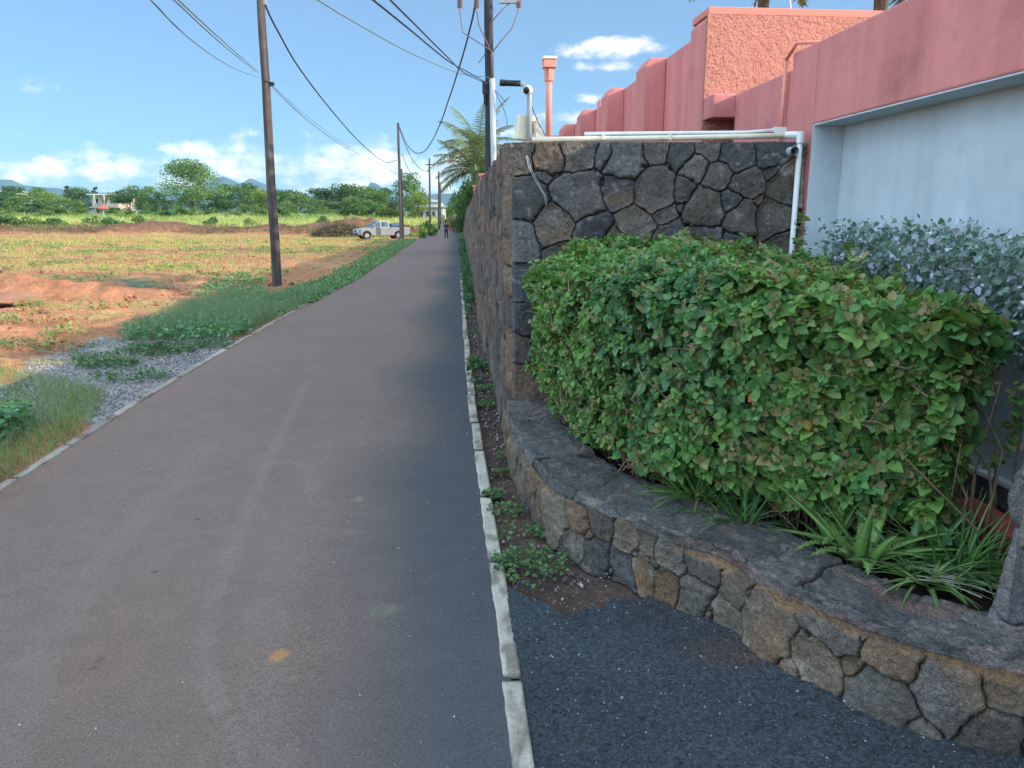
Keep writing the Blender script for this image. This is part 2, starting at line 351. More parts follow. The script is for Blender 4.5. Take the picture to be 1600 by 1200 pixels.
# ================================================================ GROUND, ROAD
KR = np.array([G(*p)[:2] for p in [(795, 1200), (783, 1075), (770, 930), (759, 850), (744, 760), (734, 670), (727, 600), (722, 500), (719, 440), (718, 410), (717, 385), (716, 373), (713, 364), (711.5, 358)]])
KL = np.array([G(*p)[:2] for p in [(0, 772), (130, 687), (250, 611), (330, 563), (420, 510), (525, 452), (550, 441), (585, 418), (625, 393), (655, 371.5), (672, 362), (682, 357)]])
def ext(P, y0, y1):
    a = P[0] + (P[0] - P[1]) / (P[0] - P[1])[1] * (y0 - P[0][1]); b = P[-1] + (P[-1] - P[-3]) / (P[-1] - P[-3])[1] * (y1 - P[-1][1])
    return np.vstack([a, P, b])
KR = ext(KR, -8, 330); KL = ext(KL, -8, 330); KL[0, 0] = KR[0, 0] - 2.75
def sm(P):
    ys = np.concatenate([np.arange(-8, 40, .5), np.arange(40, 331, 4)]); x = np.interp(ys, P[:, 1], P[:, 0])
    k = np.array([1, 2, 3, 2, 1.]) / 9
    for _ in range(2): x2 = np.convolve(x, k, 'same'); x[3:-3] = x2[3:-3]
    return ys, x
_ry, _rx = sm(KR); _ly, _lx = sm(KL)
xr = lambda y: np.interp(y, _ry, _rx)      # right edge of the asphalt
xl = lambda y: np.interp(y, _ly, _lx)      # left edge
KW = lambda y: .10 + .0 * y                # width of the right kerb
# outer face of the wall / planter at ground level
WB = np.array([G(*p)[:2] for p in [(799, 698), (790, 646), (771, 575), (752, 504), (739, 425), (732, 399), (727, 375), (722, 362)]])
WB[0] = (0.0, 5.35)
gv = [G(*p)[:2] for p in [(60, 560), (0, 600), (-200, 640), (-60, 700), (140, 640), (170, 680), (250, 612), (330, 563), (385, 530), (330, 518), (240, 520), (140, 530)]]
ap = [G(*p)[:2] for p in [(800, 905), (870, 890), (925, 895), (1030, 950), (1200, 1030), (1600, 1190)]]

xs = np.concatenate([-np.geomspace(7000, 60, 40), np.arange(-58, -22, 1.2), np.arange(-22, -12, .3), np.arange(-12, -2.2, .06), np.arange(-2.2, -.6, .15), np.arange(-.6, 3, .045), np.arange(3, 12, .8), np.geomspace(12.5, 7000, 40)])
ys = np.concatenate([-np.geomspace(3000, 8, 14), np.arange(-7, 1.5, .5), np.arange(1.5, 8, .05), np.arange(8, 16, .07), np.arange(16, 30, .16), np.arange(30, 60, .5), np.arange(60, 125, 1.0), np.arange(126, 300, 6), np.geomspace(320, 9000, 24)])
X, Y = np.meshgrid(xs, ys, indexing='ij')
Z = gz(X, Y)
dl = xl(Y) - X; dr = X - xr(Y)
off = sst((dl - .1) / 1.2)
rough = (fbm(X * 1.1, Y * 1.1, 0, 3) - .5) * .22 + (fbm(X * 5, Y * 5, 0, 9) - .5) * .09
Z = Z + off * rough * np.where(Y < 125, 1, .3) - .03
Z = np.where((dl < .05) & (dr < .0), gz(X, Y) - .03, Z)
# soil heap at the left with its slab, the long bank of scraped earth and small ridges
def mound(x0, y0, sx, sy, h, s=1, rot=0.):
    c, n = math.cos(rot), math.sin(rot); a = (X - x0) * c + (Y - y0) * n; b = -(X - x0) * n + (Y - y0) * c
    r = np.sqrt((a / sx) ** 2 + (b / sy) ** 2) + (fbm(X * 1.6, Y * 1.6, 0, s) - .5) * .8
    return h * sst(1.25 - r) * (1 + (fbm(X * 4, Y * 4, 0, s + 5) - .5) * .5)
q = G(95, 466); Z = Z + mound(q[0] - .2, q[1] + 1.2, 2.1, 1.2, .27, 21)
q = G(10, 470); Z = Z + mound(q[0] - .5, q[1] + .8, 1.5, .9, .27, 33)
q = G(260, 440); Z = Z + mound(q[0], q[1] + .5, 2.5, .8, .16, 44)
q = G(480, 415); Z = Z + mound(q[0], q[1], 2.0, 2.5, .15, 45)
bankc = 100 + 3 * np.sin(X / 13) + (fbm(X / 6, 0 * X, 0, 61) - .5) * 8
bh = .8 * (.75 + 1.5 * np.clip(fbm(X / 5, 0 * X + 3, 0, 62, 3) - .2, 0, 1) + .8 * np.exp(-((X + 20) / 5) ** 2) + .5 * np.exp(-((X + 50) / 9) ** 2)) * (X < -10) * sst((-8 - X) / 6)
Z = Z + bh * np.exp(-((Y - bankc) / 2.4) ** 2) * (.75 + .7 * fbm(X * .8, Y * .8, 0, 63))
soil = np.array((.37, .165, .09)); soil_d = np.array((.23, .088, .05)); straw = np.array((.40, .30, .12)); green = np.array((.20, .26, .06)); gravel = np.array((.29, .26, .25)); dirt = np.array((.085, .055, .045))
C = np.empty(X.shape + (3,)); nz = fbm(X * .35, Y * .35, 0, 71)[..., None]; nz2 = fbm(X * 2.2, Y * 2.2, 0, 72)[..., None]
C[:] = soil + (soil_d - soil) * sst((nz2 - .42) * 4) * .6
stretch = fbm(X * .18, Y * .55, 0, 75)[..., None]
C = C + (straw - C) * sst((stretch * .6 + nz2 * .4 - .47) * 6) * .5 * (Y[..., None] > 13)
C = np.where(Y[..., None] > 104, green * (.8 + .4 * nz), C)
bw = sst(1.3 - np.abs(Y - bankc) / 3)[..., None] * (X[..., None] < -8)
C = C * (1 - bw) + (np.array((.15, .075, .05)) * (.5 + .9 * nz2)) * bw
g_in = poly_in(X + (fbm(X * 2, Y * 2, 0, 5) - .5) * .6, Y + (fbm(X * 2, Y * 2, 0, 6) - .5) * .6, gv)[..., None]
C = np.where(g_in, gravel * (.75 + .5 * nz2), C)
C = np.where((dr > 0)[..., None], dirt * (.7 + .6 * nz2), C)
C = np.where(((dr > 0) & (Y > 30))[..., None], np.array((.07, .11, .045)) * (.6 + .8 * nz2), C)
me = mesh_np('ground', np.stack([X, Y, Z], -1).reshape(-1, 3), grid_faces(len(xs), len(ys)), C.reshape(-1, 3))
tag(link('ground', me, M['ground'], smooth=True), kind='structure')

# the road
ry = np.concatenate([np.arange(-8, 1.4, .4), np.arange(1.4, 9, .02), np.arange(9, 20, .1), np.arange(20, 60, .5), np.arange(60, 331, 3)])
rt = np.linspace(0, 1, 130); Yr, Tr = np.meshgrid(ry, rt, indexing='ij')
edge_j = (fbm(Yr[:, :1] * 3, 0, 0, 80) - .5) * .05
XL = xl(Yr) - .02 + edge_j; XR = xr(Yr) + .04; Xr = XL + (XR - XL) * Tr
Zr = gz(Xr, Yr) + .004 + .012 * (1 - (2 * Tr - 1) ** 2)
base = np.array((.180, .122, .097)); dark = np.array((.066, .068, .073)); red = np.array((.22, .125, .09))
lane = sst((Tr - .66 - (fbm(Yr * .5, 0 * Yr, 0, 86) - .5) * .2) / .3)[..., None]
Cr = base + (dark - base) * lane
pn = fbm(Xr * .9, Yr * .45, 0, 82)[..., None]; Cr = Cr + (red - Cr) * sst((pn - .5) * 4) * .35 * (1 - lane)
Cr = Cr + (red - Cr) * sst((.14 - Tr) / .14)[..., None] * .45
def pdist(pts):
    P = np.array([G(*p)[:2] for p in pts]); P, _ = smooth_path(P, 40); d = np.full(Xr.shape, 9.)
    sel = (Yr > 1.2) & (Yr < 12); xx, yy = Xr[sel], Yr[sel]; dd = np.full(xx.shape, 9.)
    for a, b in zip(P[:-1], P[1:]):
        ab = b - a; t = np.clip(((xx - a[0]) * ab[0] + (yy - a[1]) * ab[1]) / (ab @ ab), 0, 1)
        dd = np.minimum(dd, np.hypot(xx - a[0] - ab[0] * t, yy - a[1] - ab[1] * t))
    d[sel] = dd; return d
light = np.array((.31, .25, .22))
for pts, w, st in (([(345, 1110), (322, 1040), (330, 960), (365, 860), (405, 760), (440, 680), (480, 600)], .05, .15), ([(330, 1110), (355, 1130), (380, 1180)], .02, .12), ([(10, 1200), (60, 1040), (150, 900), (240, 790), (330, 700)], .10, .10), ([(420, 1190), (415, 1000), (450, 850), (500, 700)], .12, .08)):
    d = pdist(pts); k = sst((w - d) / w * 2.2) * (.45 + .55 * (np.sin((Yr + Xr * .6) * 240) > -.2)) * (.5 + fbm(Xr * 9, Yr * 9, 0, 84)) * st
    Cr = Cr + (light - Cr) * k[..., None]
for (u, v, rr, c) in ((437, 1029, .035, (.42, .19, .07)), (560, 783, .03, (.25, .19, .12)), (610, 955, .04, (.16, .13, .1)), (590, 960, .05, (.14, .12, .09)), (161, 1036, .011, (.03, .03, .03)), (142, 1073, .007, (.03, .03, .03)), (152, 1048, .012, (.07, .06, .055)), (545, 835, .03, (.2, .13, .1)), (460, 1065, .02, (.22, .15, .09)), (505, 833, .03, (.18, .14, .1)), (310, 815, .012, (.02, .02, .02)), (245, 898, .012, (.02, .02, .02))):
    q = G(u, v); d = np.hypot(Xr - q[0], (Yr - q[1]) * .8) / rr + (fbm(Xr * 40, Yr * 40, 0, 85) - .5) * .9
    Cr = Cr + (np.array(c) - Cr) * sst((1.15 - d) * 2)[..., None] * .85
me = mesh_np('road', np.stack([Xr, Yr, Zr], -1).reshape(-1, 3), grid_faces(len(ry), len(rt)), Cr.reshape(-1, 3))
tag(link('road', me, M['road'], smooth=True), kind='structure')

# right kerb of concrete lengths, worn white; left edging almost buried
def kerb(name, x0f, width, ya, yb, top, seed, cola, colb, gapc, skip=0.):
    kb = []; y = ya; r = random.Random(seed)
    while y < yb:
        ln = r.uniform(.72, 1.0) if y < 14 else 1.6
        if r.random() >= skip:
            n = 34 if y < 14 else 6; m = 9; yy = np.linspace(y, y + ln - .015, n); tt = np.linspace(0, 1, m)
            A, B = np.meshgrid(yy, tt, indexing='ij')
            jig = (fbm(A * 14, B * 0, 0, seed + int(y * 7)) - .5) * .016
            wob = r.uniform(-.006, .006)
            xx = x0f(A) + wob + jig * (1 - B) + B * width
            e = np.minimum(np.minimum(B * width, (1 - B) * width), np.minimum(A - y, y + ln - .015 - A))
            zz = gz(xx, A) + top * (.25 + .75 * sst(e / .012)) + (fbm(xx * 25, A * 25, 0, seed) - .5) * .006 + r.uniform(-.002, .002)
            zz = np.where((B == 0) | (B == 1), gz(xx, A) - .03, zz)
            c = np.array(cola) * (.75 + .5 * fbm(xx * 6, A * 6, 0, seed + 1)[..., None]) * r.uniform(.85, 1.12)
            k = sst((fbm(xx * 12, A * 5, 0, seed + 2) - .52) * 7)[..., None]; c = c * (1 - k) + np.array(colb) * k
            c = np.where((e < .006)[..., None], np.array(gapc), c)
            kb.append((np.stack([xx, A, zz], -1).reshape(-1, 3), grid_faces(n, m), c.reshape(-1, 3)))
        y += ln
    tag(link(name, join_np(name, kb), M['kerb'], smooth=True), kind='structure')
kerb('kerb', lambda y: xr(y), .088, .6, 24, .010, 5, (.40, .355, .29), (.20, .165, .13), (.06, .05, .045))
kerb('left_edging', lambda y: xl(y) - .085, .085, -2, 17, .014, 9, (.33, .27, .21), (.19, .13, .10), (.08, .06, .05))

# black apron beside the kerb, in front of the planter
pl_base = np.array([G(*p)[:2] for p in [(799, 698), (806, 735), (827, 783), (847, 820), (880, 857), (933, 887), (987, 908), (1033, 938), (1131, 975), (1197, 1025), (1319, 1090), (1416, 1131), (1522, 1162), (1600, 1181), (1800, 1240)]])
pl_base = np.vstack([pl_base, (pl_base[-1][0] + 1.2, pl_base[-1][1] - .1)])
pl_base[0] = (0.0, 5.35)
PB, PLEN = smooth_path(pl_base, 900)
def plan_y(x): return np.interp(x, PB[60:, 0], PB[60:, 1])
ax = np.arange(-.3, 3.6, .02); at_ = np.linspace(0, 1, 150); A, T = np.meshgrid(ax, at_, indexing='ij')
ytop = np.minimum(plan_y(A) + .12, 3.05 + (fbm(A * 4, 0 * A, 0, 91) - .5) * .5); YA = -7 + (ytop + 7) * T ** .35
XA = np.maximum(A, xr(YA) + .07)
ZA = gz(XA, YA) + .006 + (fbm(XA * 60, YA * 60, 0, 92) - .5) * .010 + (fbm(XA * 3, YA * 3, 0, 94) - .5) * .02
CA = np.array((.046, .054, .064)) * (.75 + .5 * fbm(XA * 1.3, YA * 1.3, 0, 93)[..., None])
rd = sst((fbm(XA * 2.2, YA * 2.2, 0, 95) - .60) * 8)[..., None] * .6; CA = CA * (1 - rd) + np.array((.11, .06, .045)) * rd
me = mesh_np('pavement', np.stack([XA, YA, ZA], -1).reshape(-1, 3), grid_faces(len(ax), len(at_)), CA.reshape(-1, 3))
tag(link('pavement', me, M['apron'], smooth=True), kind='structure')

# ================================================================ STONE WALLS
PAL = np.array([(.125, .115, .108), (.10, .096, .098), (.155, .135, .118), (.078, .078, .086), (.13, .108, .095), (.115, .11, .108), (.145, .12, .10), (.092, .088, .085)])
def stones(UU, VV, seeds, seed, depth, fade=.007, warm=0.0, cs=1.0):
    """height and colour of rubble masonry over the wall's own metres: UU along, VV up"""
    w1 = (fbm(UU * 5, VV * 5, 0, seed) - .5) * .085; w2 = (fbm(UU * 5, VV * 5, 3, seed + 9) - .5) * .085
    w1 = w1 + (fbm(UU * 22, VV * 22, 0, seed + 21) - .5) * .022; w2 = w2 + (fbm(UU * 22, VV * 22, 5, seed + 22) - .5) * .022; U2, V2 = UU + w1, VV + w2; f1 = np.full(UU.shape, 9.); f2 = f1.copy(); idx = np.zeros(UU.shape, int)
    for i, (a, b, r) in enumerate(seeds):
        d = np.hypot(U2 - a, V2 - b) - r; m = d < f1
        f2 = np.where(m, f1, np.minimum(f2, d)); idx = np.where(m, i, idx); f1 = np.where(m, d, f1)
    e = f2 - f1; h = depth * sst(e / .013) ** .6
    rr = np.random.default_rng(seed); ns = len(seeds)
    tilt = rr.uniform(-.12, .12, (ns, 2)); lift = rr.uniform(-.02, .014, ns); sa = np.array(seeds)
    t = (tilt[idx, 0] * (UU - sa[idx, 0]) + tilt[idx, 1] * (VV - sa[idx, 1])) + lift[idx]
    h = h + t * sst(e / .05) + (fbm(UU * 14, VV * 14, 0, seed + 3) - .5) * .022 + (fbm(UU * 50, VV * 50, 0, seed + 4) - .5) * .008
    c = PAL[rr.integers(0, len(PAL), ns)] * rr.uniform(.8, 1.25, (ns, 1)); hot = rr.random(ns) < .13 + warm; c[hot] = np.array((.16, .115, .085)) * rr.uniform(.8, 1.2, (hot.sum(), 1))
    C = .92 * c[idx] * (.68 + .64 * fbm(UU * 9, VV * 9, 0, seed + 5)[..., None]) * cs
    rust = sst((fbm(UU * 4, VV * 4, 0, seed + 6) - (.60 - warm * .3)) * 7)[..., None] * .5; C = C * (1 - rust) + np.array((.20, .125, .075)) * rust
    lich = sst((fbm(UU * 17, VV * 17, 0, seed + 7) - .68) * 9)[..., None] * .5; C = C * (1 - lich) + np.array((.27, .26, .24)) * lich
    j = sst((fade - e) / fade)[..., None]; C = C * (1 - j) + np.array((.020, .018, .018)) * j
    return h, C
sw = empty('stone_wall', (0, 5.35, 0), 'tall dark basalt rubble wall running beside the road and turning the corner behind the hedge', 'wall')
WT = 2.15
# front face: stones placed after the photo, seeds in photo pixels
def wf(u, v): d = D(u, v, 5.35); return d[0], d[2]
FS = [(822, 243, .0), (857, 243, .02), (905, 240, .05), (942, 246, .0), (975, 252, .06), (1020, 235, .02), (1062, 238, .02), (1105, 232, .01), (1152, 240, .04), (1195, 238, .03),
      (828, 310, .05), (850, 275, -.05), (905, 305, .09), (965, 300, .03), (1020, 300, .06), (1065, 300, -.01), (1087, 262, .01), (1120, 275, .02), (1165, 288, .05), (1205, 270, -.02), (1225, 290, .04),
      (1075, 262, -.06), (940, 288, -.07), (1000, 262, -.06), (1100, 330, .06), (1038, 336, .0), (1057, 330, -.05), (1140, 315, .01), (1160, 345, .05), (1200, 345, .05), (1185, 320, -.04),
      (865, 355, .06), (815, 375, .03), (885, 345, -.06), (900, 330, -.07), (925, 358, .04), (990, 350, .04), (1045, 370, .02), (1100, 385, .05), (1155, 385, .05), (1215, 385, .03), (960, 385, .05),
      (822, 440, .03), (880, 400, .05), (825, 500, .02), (870, 470, .06), (840, 540, -.01), (822, 545, .01), (850, 520, -.02), (825, 595, .06), (862, 590, -.03), (900, 560, .05), (930, 440, .06), (1000, 440, .06), (1070, 450, .06), (1150, 450, .06), (1220, 450, .04), (960, 520, .06), (1040, 530, .06), (1120, 530, .06), (1200, 530, .06), (930, 620, .06), (1010, 620, .06), (1100, 620, .06), (1200, 620, .06), (880, 660, .03), (820, 670, .03)]
seeds = [(*wf(u, v), r) for u, v, r in FS]
seeds += [(*wf(u, v), -.085) for u, v in [(868, 268), (889, 258), (928, 272), (957, 270), (985, 318), (996, 285), (1044, 262), (1043, 318), (1050, 355), (1080, 285), (1105, 300), (1108, 350), (1128, 345), (1140, 262), (1180, 268), (1183, 300), (1212, 320), (1178, 362), (1130, 375), (1075, 355), (1012, 365), (965, 345), (930, 330), (905, 372), (858, 322), (845, 330), (843, 262), (1090, 245), (1125, 252), (985, 240)]]
gu = np.linspace(0, 1.99, 300); gv_ = np.linspace(0, WT, 300); UU, VV = np.meshgrid(gu, gv_, indexing='ij')
h, C = stones(UU, VV, seeds, 101, .045)
edge = sst(UU / .02); h = h * edge
lime = sst((fbm(UU * 8, VV * 8, 0, 131) - .5 + (UU - 1.80) * 3.2 - np.abs(VV - 2.0) * 2.2) * 6)[..., None]; C = C * (1 - lime) + np.array((.36, .31, .27)) * lime
V3 = np.stack([UU, 5.35 - h, VV], -1)
link('wall_face', mesh_np('wall_face', V3.reshape(-1, 3), grid_faces(300, 300)[:, ::-1], C.reshape(-1, 3)), M['stone'], sw)
# side face along the road
WBx = np.vstack([WB, [(WB[-1][0] - .07 * 40, WB[-1][1] + 40)]]); WP, WLEN = smooth_path(WBx, 1200)
d_ = np.r_[0, np.cumsum(np.linalg.norm(np.diff(WP, axis=0), axis=1))]
su = [0.0]
while su[-1] < WLEN: su.append(su[-1] + .010 + su[-1] * .0022)
su = np.array(su); wx = np.interp(su, d_, WP[:, 0]); wy = np.interp(su, d_, WP[:, 1])
sd = []; r = random.Random(3); u = .12
while u < WLEN:
    v = .1
    while v < WT + .1: sd.append((u + r.uniform(-.08, .08), v + r.uniform(-.08, .08), r.uniform(-.03, .05))); v += r.uniform(.2, .34)
    u += .26 if u < 15 else .5
sd = np.array(sd); gv_ = np.linspace(0, WT, 110); Hs = np.zeros((len(su), 110)); Cs = np.zeros((len(su), 110, 3))
for a in range(0, len(su), 40):
    b = min(a + 40, len(su)); UU, VV = np.meshgrid(su[a:b], gv_, indexing='ij'); m = (sd[:, 0] > su[a] - 1.2) & (sd[:, 0] < su[b - 1] + 1.2)
    # one colour table for the whole face: pick the palette by the seed's own place
    ss = [tuple(q) for q in sd[m]]
    hh, cc_ = stones(UU, VV, ss, 202, .045, cs=1.0); Hs[a:b] = hh; Cs[a:b] = cc_
tx_ = np.gradient(wx, su); ty_ = np.gradient(wy, su); nx_, ny_ = -ty_, tx_
Hs = Hs * sst(su / .03)[:, None]
Cs = Cs * np.array((1.1, .95, .85))
V3 = np.stack([wx[:, None] + nx_[:, None] * Hs, wy[:, None] + ny_[:, None] * Hs, gz(0, wy)[:, None] * sst(su / 20)[:, None] + gv_[None, :] + 0 * Hs], -1)
link('wall_face', mesh_np('wall_face', V3.reshape(-1, 3), grid_faces(len(su), 110), Cs.reshape(-1, 3)), M['stone'], sw)
# top: mortar bed over both arms, and the back
tw = np.linspace(0, .42, 12); A, B = np.meshgrid(su, tw, indexing='ij')
tz = gz(0, wy)[:, None] * sst(su / 20)[:, None] + WT + (fbm(A * 9, B * 9, 0, 301) - .5) * .03 - .004 + 0 * B
tx3 = wx[:, None] - nx_[:, None] * B; ty3 = wy[:, None] - ny_[:, None] * B
ct = np.array((.16, .13, .11)) * (.6 + .8 * fbm(A * 6, B * 6, 0, 302)[..., None])
p1 = (np.stack([tx3, ty3, tz], -1).reshape(-1, 3), grid_faces(len(su), 12)[:, ::-1], ct.reshape(-1, 3))
A, B = np.meshgrid(np.linspace(-.01, 1.99, 160), np.linspace(-.015, .42, 24), indexing='ij')
z = WT + .004 + (fbm(A * 9, B * 9, 0, 303) - .5) * .035; z = np.where((B < 0), WT - .03, z)
ct = np.array((.20, .165, .13)) * (.6 + .8 * fbm(A * 6, B * 6, 0, 304)[..., None])
p2 = (np.stack([A, 5.35 + B, z], -1).reshape(-1, 3), grid_faces(160, 24), ct.reshape(-1, 3))
bk = np.array([(.42, 5.77, 0), (1.97, 5.77, 0), (1.97, 5.77, WT), (.42, 5.77, WT)]); p3 = (bk, np.array([(0, 1, 2, 3)]), np.full((4, 3), .1))
V3 = np.stack([np.stack([wx - nx_ * .42, wy - ny_ * .42, gz(0, wy) * sst(su / 20) + q], -1) for q in (0, WT)], 1); p4 = (V3.reshape(-1, 3), grid_faces(len(su), 2), np.full((len(su) * 2, 3), .1))
link('wall_top', join_np('wall_top', [p1, p2, p3, p4]), M['stone'], sw)

# low curved planter wall
pw = empty('planter_wall', (.3, 3.6, 0), 'low curved basalt planter wall with worn flat coping, in front of the hedge', 'low wall')
PH = .30; CT = .36
n = 1100; PB, PLEN = smooth_path(pl_base, n); su = np.linspace(0, PLEN, n)
tx_ = np.gradient(PB[:, 0], su); ty_ = np.gradient(PB[:, 1], su); l = np.hypot(tx_, ty_); tx_, ty_ = tx_ / l, ty_ / l
k = np.ones(41) / 41
def smo(a): return np.convolve(np.pad(a, 20, 'edge'), k, 'valid')
nx_, ny_ = smo(ty_), -smo(tx_)          # outward, towards the road
nx_, ny_ = np.where(True, nx_, 0), ny_
sgn = 1 if (nx_[0] * -1 + ny_[0] * 0) > 0 else -1
nx_, ny_ = nx_ * sgn, ny_ * sgn
gvv = np.linspace(-.02, PH + .01, 56); UU, VV = np.meshgrid(su, gvv, indexing='ij'); r = random.Random(8); sd = []; u = .05
while u < PLEN:
    w = r.uniform(.12, .24)
    if r.random() < .38: sd += [(u + w / 2, r.uniform(.13, .18), w * .32)]
    else: sd += [(u + w * .4, r.uniform(.04, .1), w * .12), (u + w * .6, r.uniform(.2, .27), w * .12)]
    if r.random() < .6: sd += [(u + w * r.uniform(.1, .9), r.uniform(.02, .3), -.05), (u + w, r.uniform(.02, .3), -.045)]
    if r.random() < .4: sd += [(u + w, r.choice([.02, .28, .15]), -.04)]
    u += w
h, C = stones(UU, VV, sd, 404, .03, fade=.008, warm=.12, cs=1.15); C = C * np.array((1.1, 1.0, .88))
mo = sst((VV - (PH - .045) - (fbm(UU * 9, 0 * UU, 0, 405) - .5) * .09) / .012)[..., None] * (sst((fbm(UU * 2.0, 0 * UU, 0, 407) - .40) * 8)[..., None])
C = C * (1 - mo) + np.array((.31, .185, .105)) * (.6 + .8 * fbm(UU * 20, VV * 20, 0, 406)[..., None]) * mo; h = h * (1 - mo[..., 0]) + .008 * mo[..., 0] + (fbm(UU * 40, VV * 40, 0, 408) - .5) * .01 * mo[..., 0]
V3 = np.stack([PB[:, 0:1] + nx_[:, None] * h, PB[:, 1:2] + ny_[:, None] * h, VV], -1)
link('wall_face', mesh_np('wall_face', V3.reshape(-1, 3), grid_faces(n, 56), C.reshape(-1, 3)), M['stone'], pw)
# coping: swept profile with slab joints, chipped
prof = np.concatenate([np.linspace(0, .12, 12), np.linspace(.13, .50, 50)])     # arc along: first the front edge, then the top going in
joints = [0]; r = random.Random(5)
while joints[-1] < PLEN: joints.append(joints[-1] + r.uniform(.22, .55))
jn = np.array(joints); A, B = np.meshgrid(su, np.arange(len(prof) + 0), indexing='ij'); Bv = prof[B]
jw = (fbm(A * 0 + 1, Bv * 5, 0, 501) - .5) * .16
ja = np.min(np.abs((A + jw)[..., None] - jn), axis=-1)
CW = .36
front = Bv < .125; inn = np.clip((Bv - .125) / .375, 0, 1)
CW = np.interp(PB[:, 0], [0, .35, .7, 1.1, 1.5], [.32, .38, .36, .28, .22])[:, None]
zc = np.where(front, PH + .0 + (CT - PH) * (Bv / .12), CT)
outw = np.where(front, .030, .030 - inn * (CW + .03))
rd = sst((.14 - Bv) / .03) * sst((Bv - .09) / .03); outw = outw - rd * .006
nn = (fbm(A * 7, Bv * 7 + 20, 0, 502) - .5)
bumpz = np.where(front, 0, nn * .035 + (fbm(A * 30, Bv * 30, 0, 503) - .5) * .02 + (fbm(A * 12, Bv * 12, 0, 513) - .5) * .02)
slabid = np.floor(np.interp((A + jw), jn, np.arange(len(jn)))).astype(int); so_ = np.random.default_rng(4).uniform(-.008, .008, len(jn) + 2)
bumpz = bumpz + np.where(front, 0, so_[slabid]); outw = outw + so_[slabid] * .9 + np.where(Bv < .16, nn * .035 + (fbm(A * 22, Bv * 22, 0, 514) - .5) * .022, 0)
jd = sst((.012 - ja) / .012) * (fbm(A * 2, Bv * 6, 0, 511) > .40); zc = zc + bumpz - jd * .012; outw = outw - np.where(front, jd * .012, 0)
zc = np.where(B == len(prof) - 1, CT - .12, zc)
V3 = np.stack([PB[:, 0:1] + nx_[:, None] * outw, PB[:, 1:2] + ny_[:, None] * outw, zc], -1)
C = np.array((.094, .090, .088)) * (.7 + .6 * fbm(A * 8, Bv * 8, 0, 504)[..., None]) * (1 + so_[slabid] * 14)[..., None]
pt = sst((fbm(A * 4.5, Bv * 4.5, 0, 505) - .52) * 7)[..., None] * .55; C = C * (1 - pt) + np.array((.17, .135, .12)) * pt
pt = sst((fbm(A * 2.5, Bv * 6, 0, 506) - .60) * 9)[..., None] * .5 * sst((A[..., None] - 1.6) / 1.5); C = C * (1 - pt) + np.array((.19, .10, .075)) * pt
vein = sst((.035 - np.abs(fbm(A * 5, Bv * 5, 0, 507) - .5)) / .035)[..., None] * .5; C = C * (1 - vein) + np.array((.24, .19, .16)) * vein
C = np.where(front[..., None], C * 1.15, C); C = C * (1 - jd[..., None] * .7)
link('coping', mesh_np('coping', V3.reshape(-1, 3), grid_faces(n, len(prof))[:, ::1], C.reshape(-1, 3)), M['stone'], pw)
# under-edge of the coping
V3 = np.stack([np.stack([PB[:, 0] + nx_ * q, PB[:, 1] + ny_ * q, np.full(n, PH - .002)], -1) for q in (.03, -.02)], 1)
link('coping_underside', mesh_np('coping_underside', V3.reshape(-1, 3), grid_faces(n, 2), np.full((n * 2, 3), .08)), M['stone'], pw)
# planting soil inside the planter
bx = np.arange(0, 3.6, .04); by = np.arange(.3, 5.4, .04); A, B = np.meshgrid(bx, by, indexing='ij')
GO = np.array((2.0, 5.3)); gt = R(5.0); gd = np.array((-math.sin(gt), math.cos(gt))); gq = np.array((math.cos(gt), math.sin(gt)))
mask = poly_in(A, B, [tuple(p) for p in (PB - np.stack([nx_, ny_], 1) * .15)[::20]] + [(3.4, 1.2), (3.0, 5.5), (0.05, 5.5)])
ZB = np.where(mask, .285 + (fbm(A * 8, B * 8, 0, 601) - .5) * .07, -.1)
F = grid_faces(len(bx), len(by)); keep = mask.reshape(-1)[F].all(1)
me = mesh_np('planting_soil', np.stack([A, B, ZB], -1).reshape(-1, 3), F[keep], (np.array((.05, .035, .028)) * (.6 + .8 * fbm(A * 12, B * 12, 0, 602)[..., None])).reshape(-1, 3))
tag(link('planting_soil', me, M['ground'], smooth=True), kind='structure')

# ================================================================ PINK BUILDING  (own frame: s along the road, q away from it)
def Bp(s, q, z): p = GO + gd * s + gq * q; return (p[0], p[1], z)
def bbox(mb, s0, s1, q0, q1, z0, z1):
    V = [Bp(s, q, z) for z in (z0, z1) for (s, q) in ((s0, q0), (s0, q1), (s1, q1), (s1, q0))]
    return mb.add(V, [(0, 1, 2, 3), (4, 7, 6, 5), (0, 4, 5, 1), (1, 5, 6, 2), (2, 6, 7, 3), (3, 7, 4, 0)])
bld = empty('pink_building', Bp(0, 0, 0), 'long low pink rendered building with stepped piers behind the stone wall and hedge', 'building')
wallm = MB()
GT = 2.78; s_open = -.02
bbox(wallm, s_open, .36, 0, .6, 0, GT)                       # end pier beside the stone wall
bbox(wallm, -9, s_open, 0, .24, 2.26, GT)                    # deep lintel over the recess
bbox(wallm, .36, 1.42, 0.002, .5, 0, 2.67)                   # lower stretch of wall
bbox(wallm, 1.42, 1.66, -.19, .3, 2.48, 2.672)               # projecting block
bbox(wallm, 1.72, 62, .05, .6, 0, 3.398)                     # recessed wall between the piers
wallm.build('wall', M['pink'], bld, bev=.012)
t_ = MB(); bbox(t_, 1.664, 1.699, -.188, 9, 2.0, 3.345); t_.build('roughcast_panel', M['pinkrough'], bld)
t_ = MB(); bbox(t_, 1.6635, 2.1, -.185, 9.1, 3.346, 3.405); t_.build('parapet_band', M['pinkcap'], bld, bev=.004)
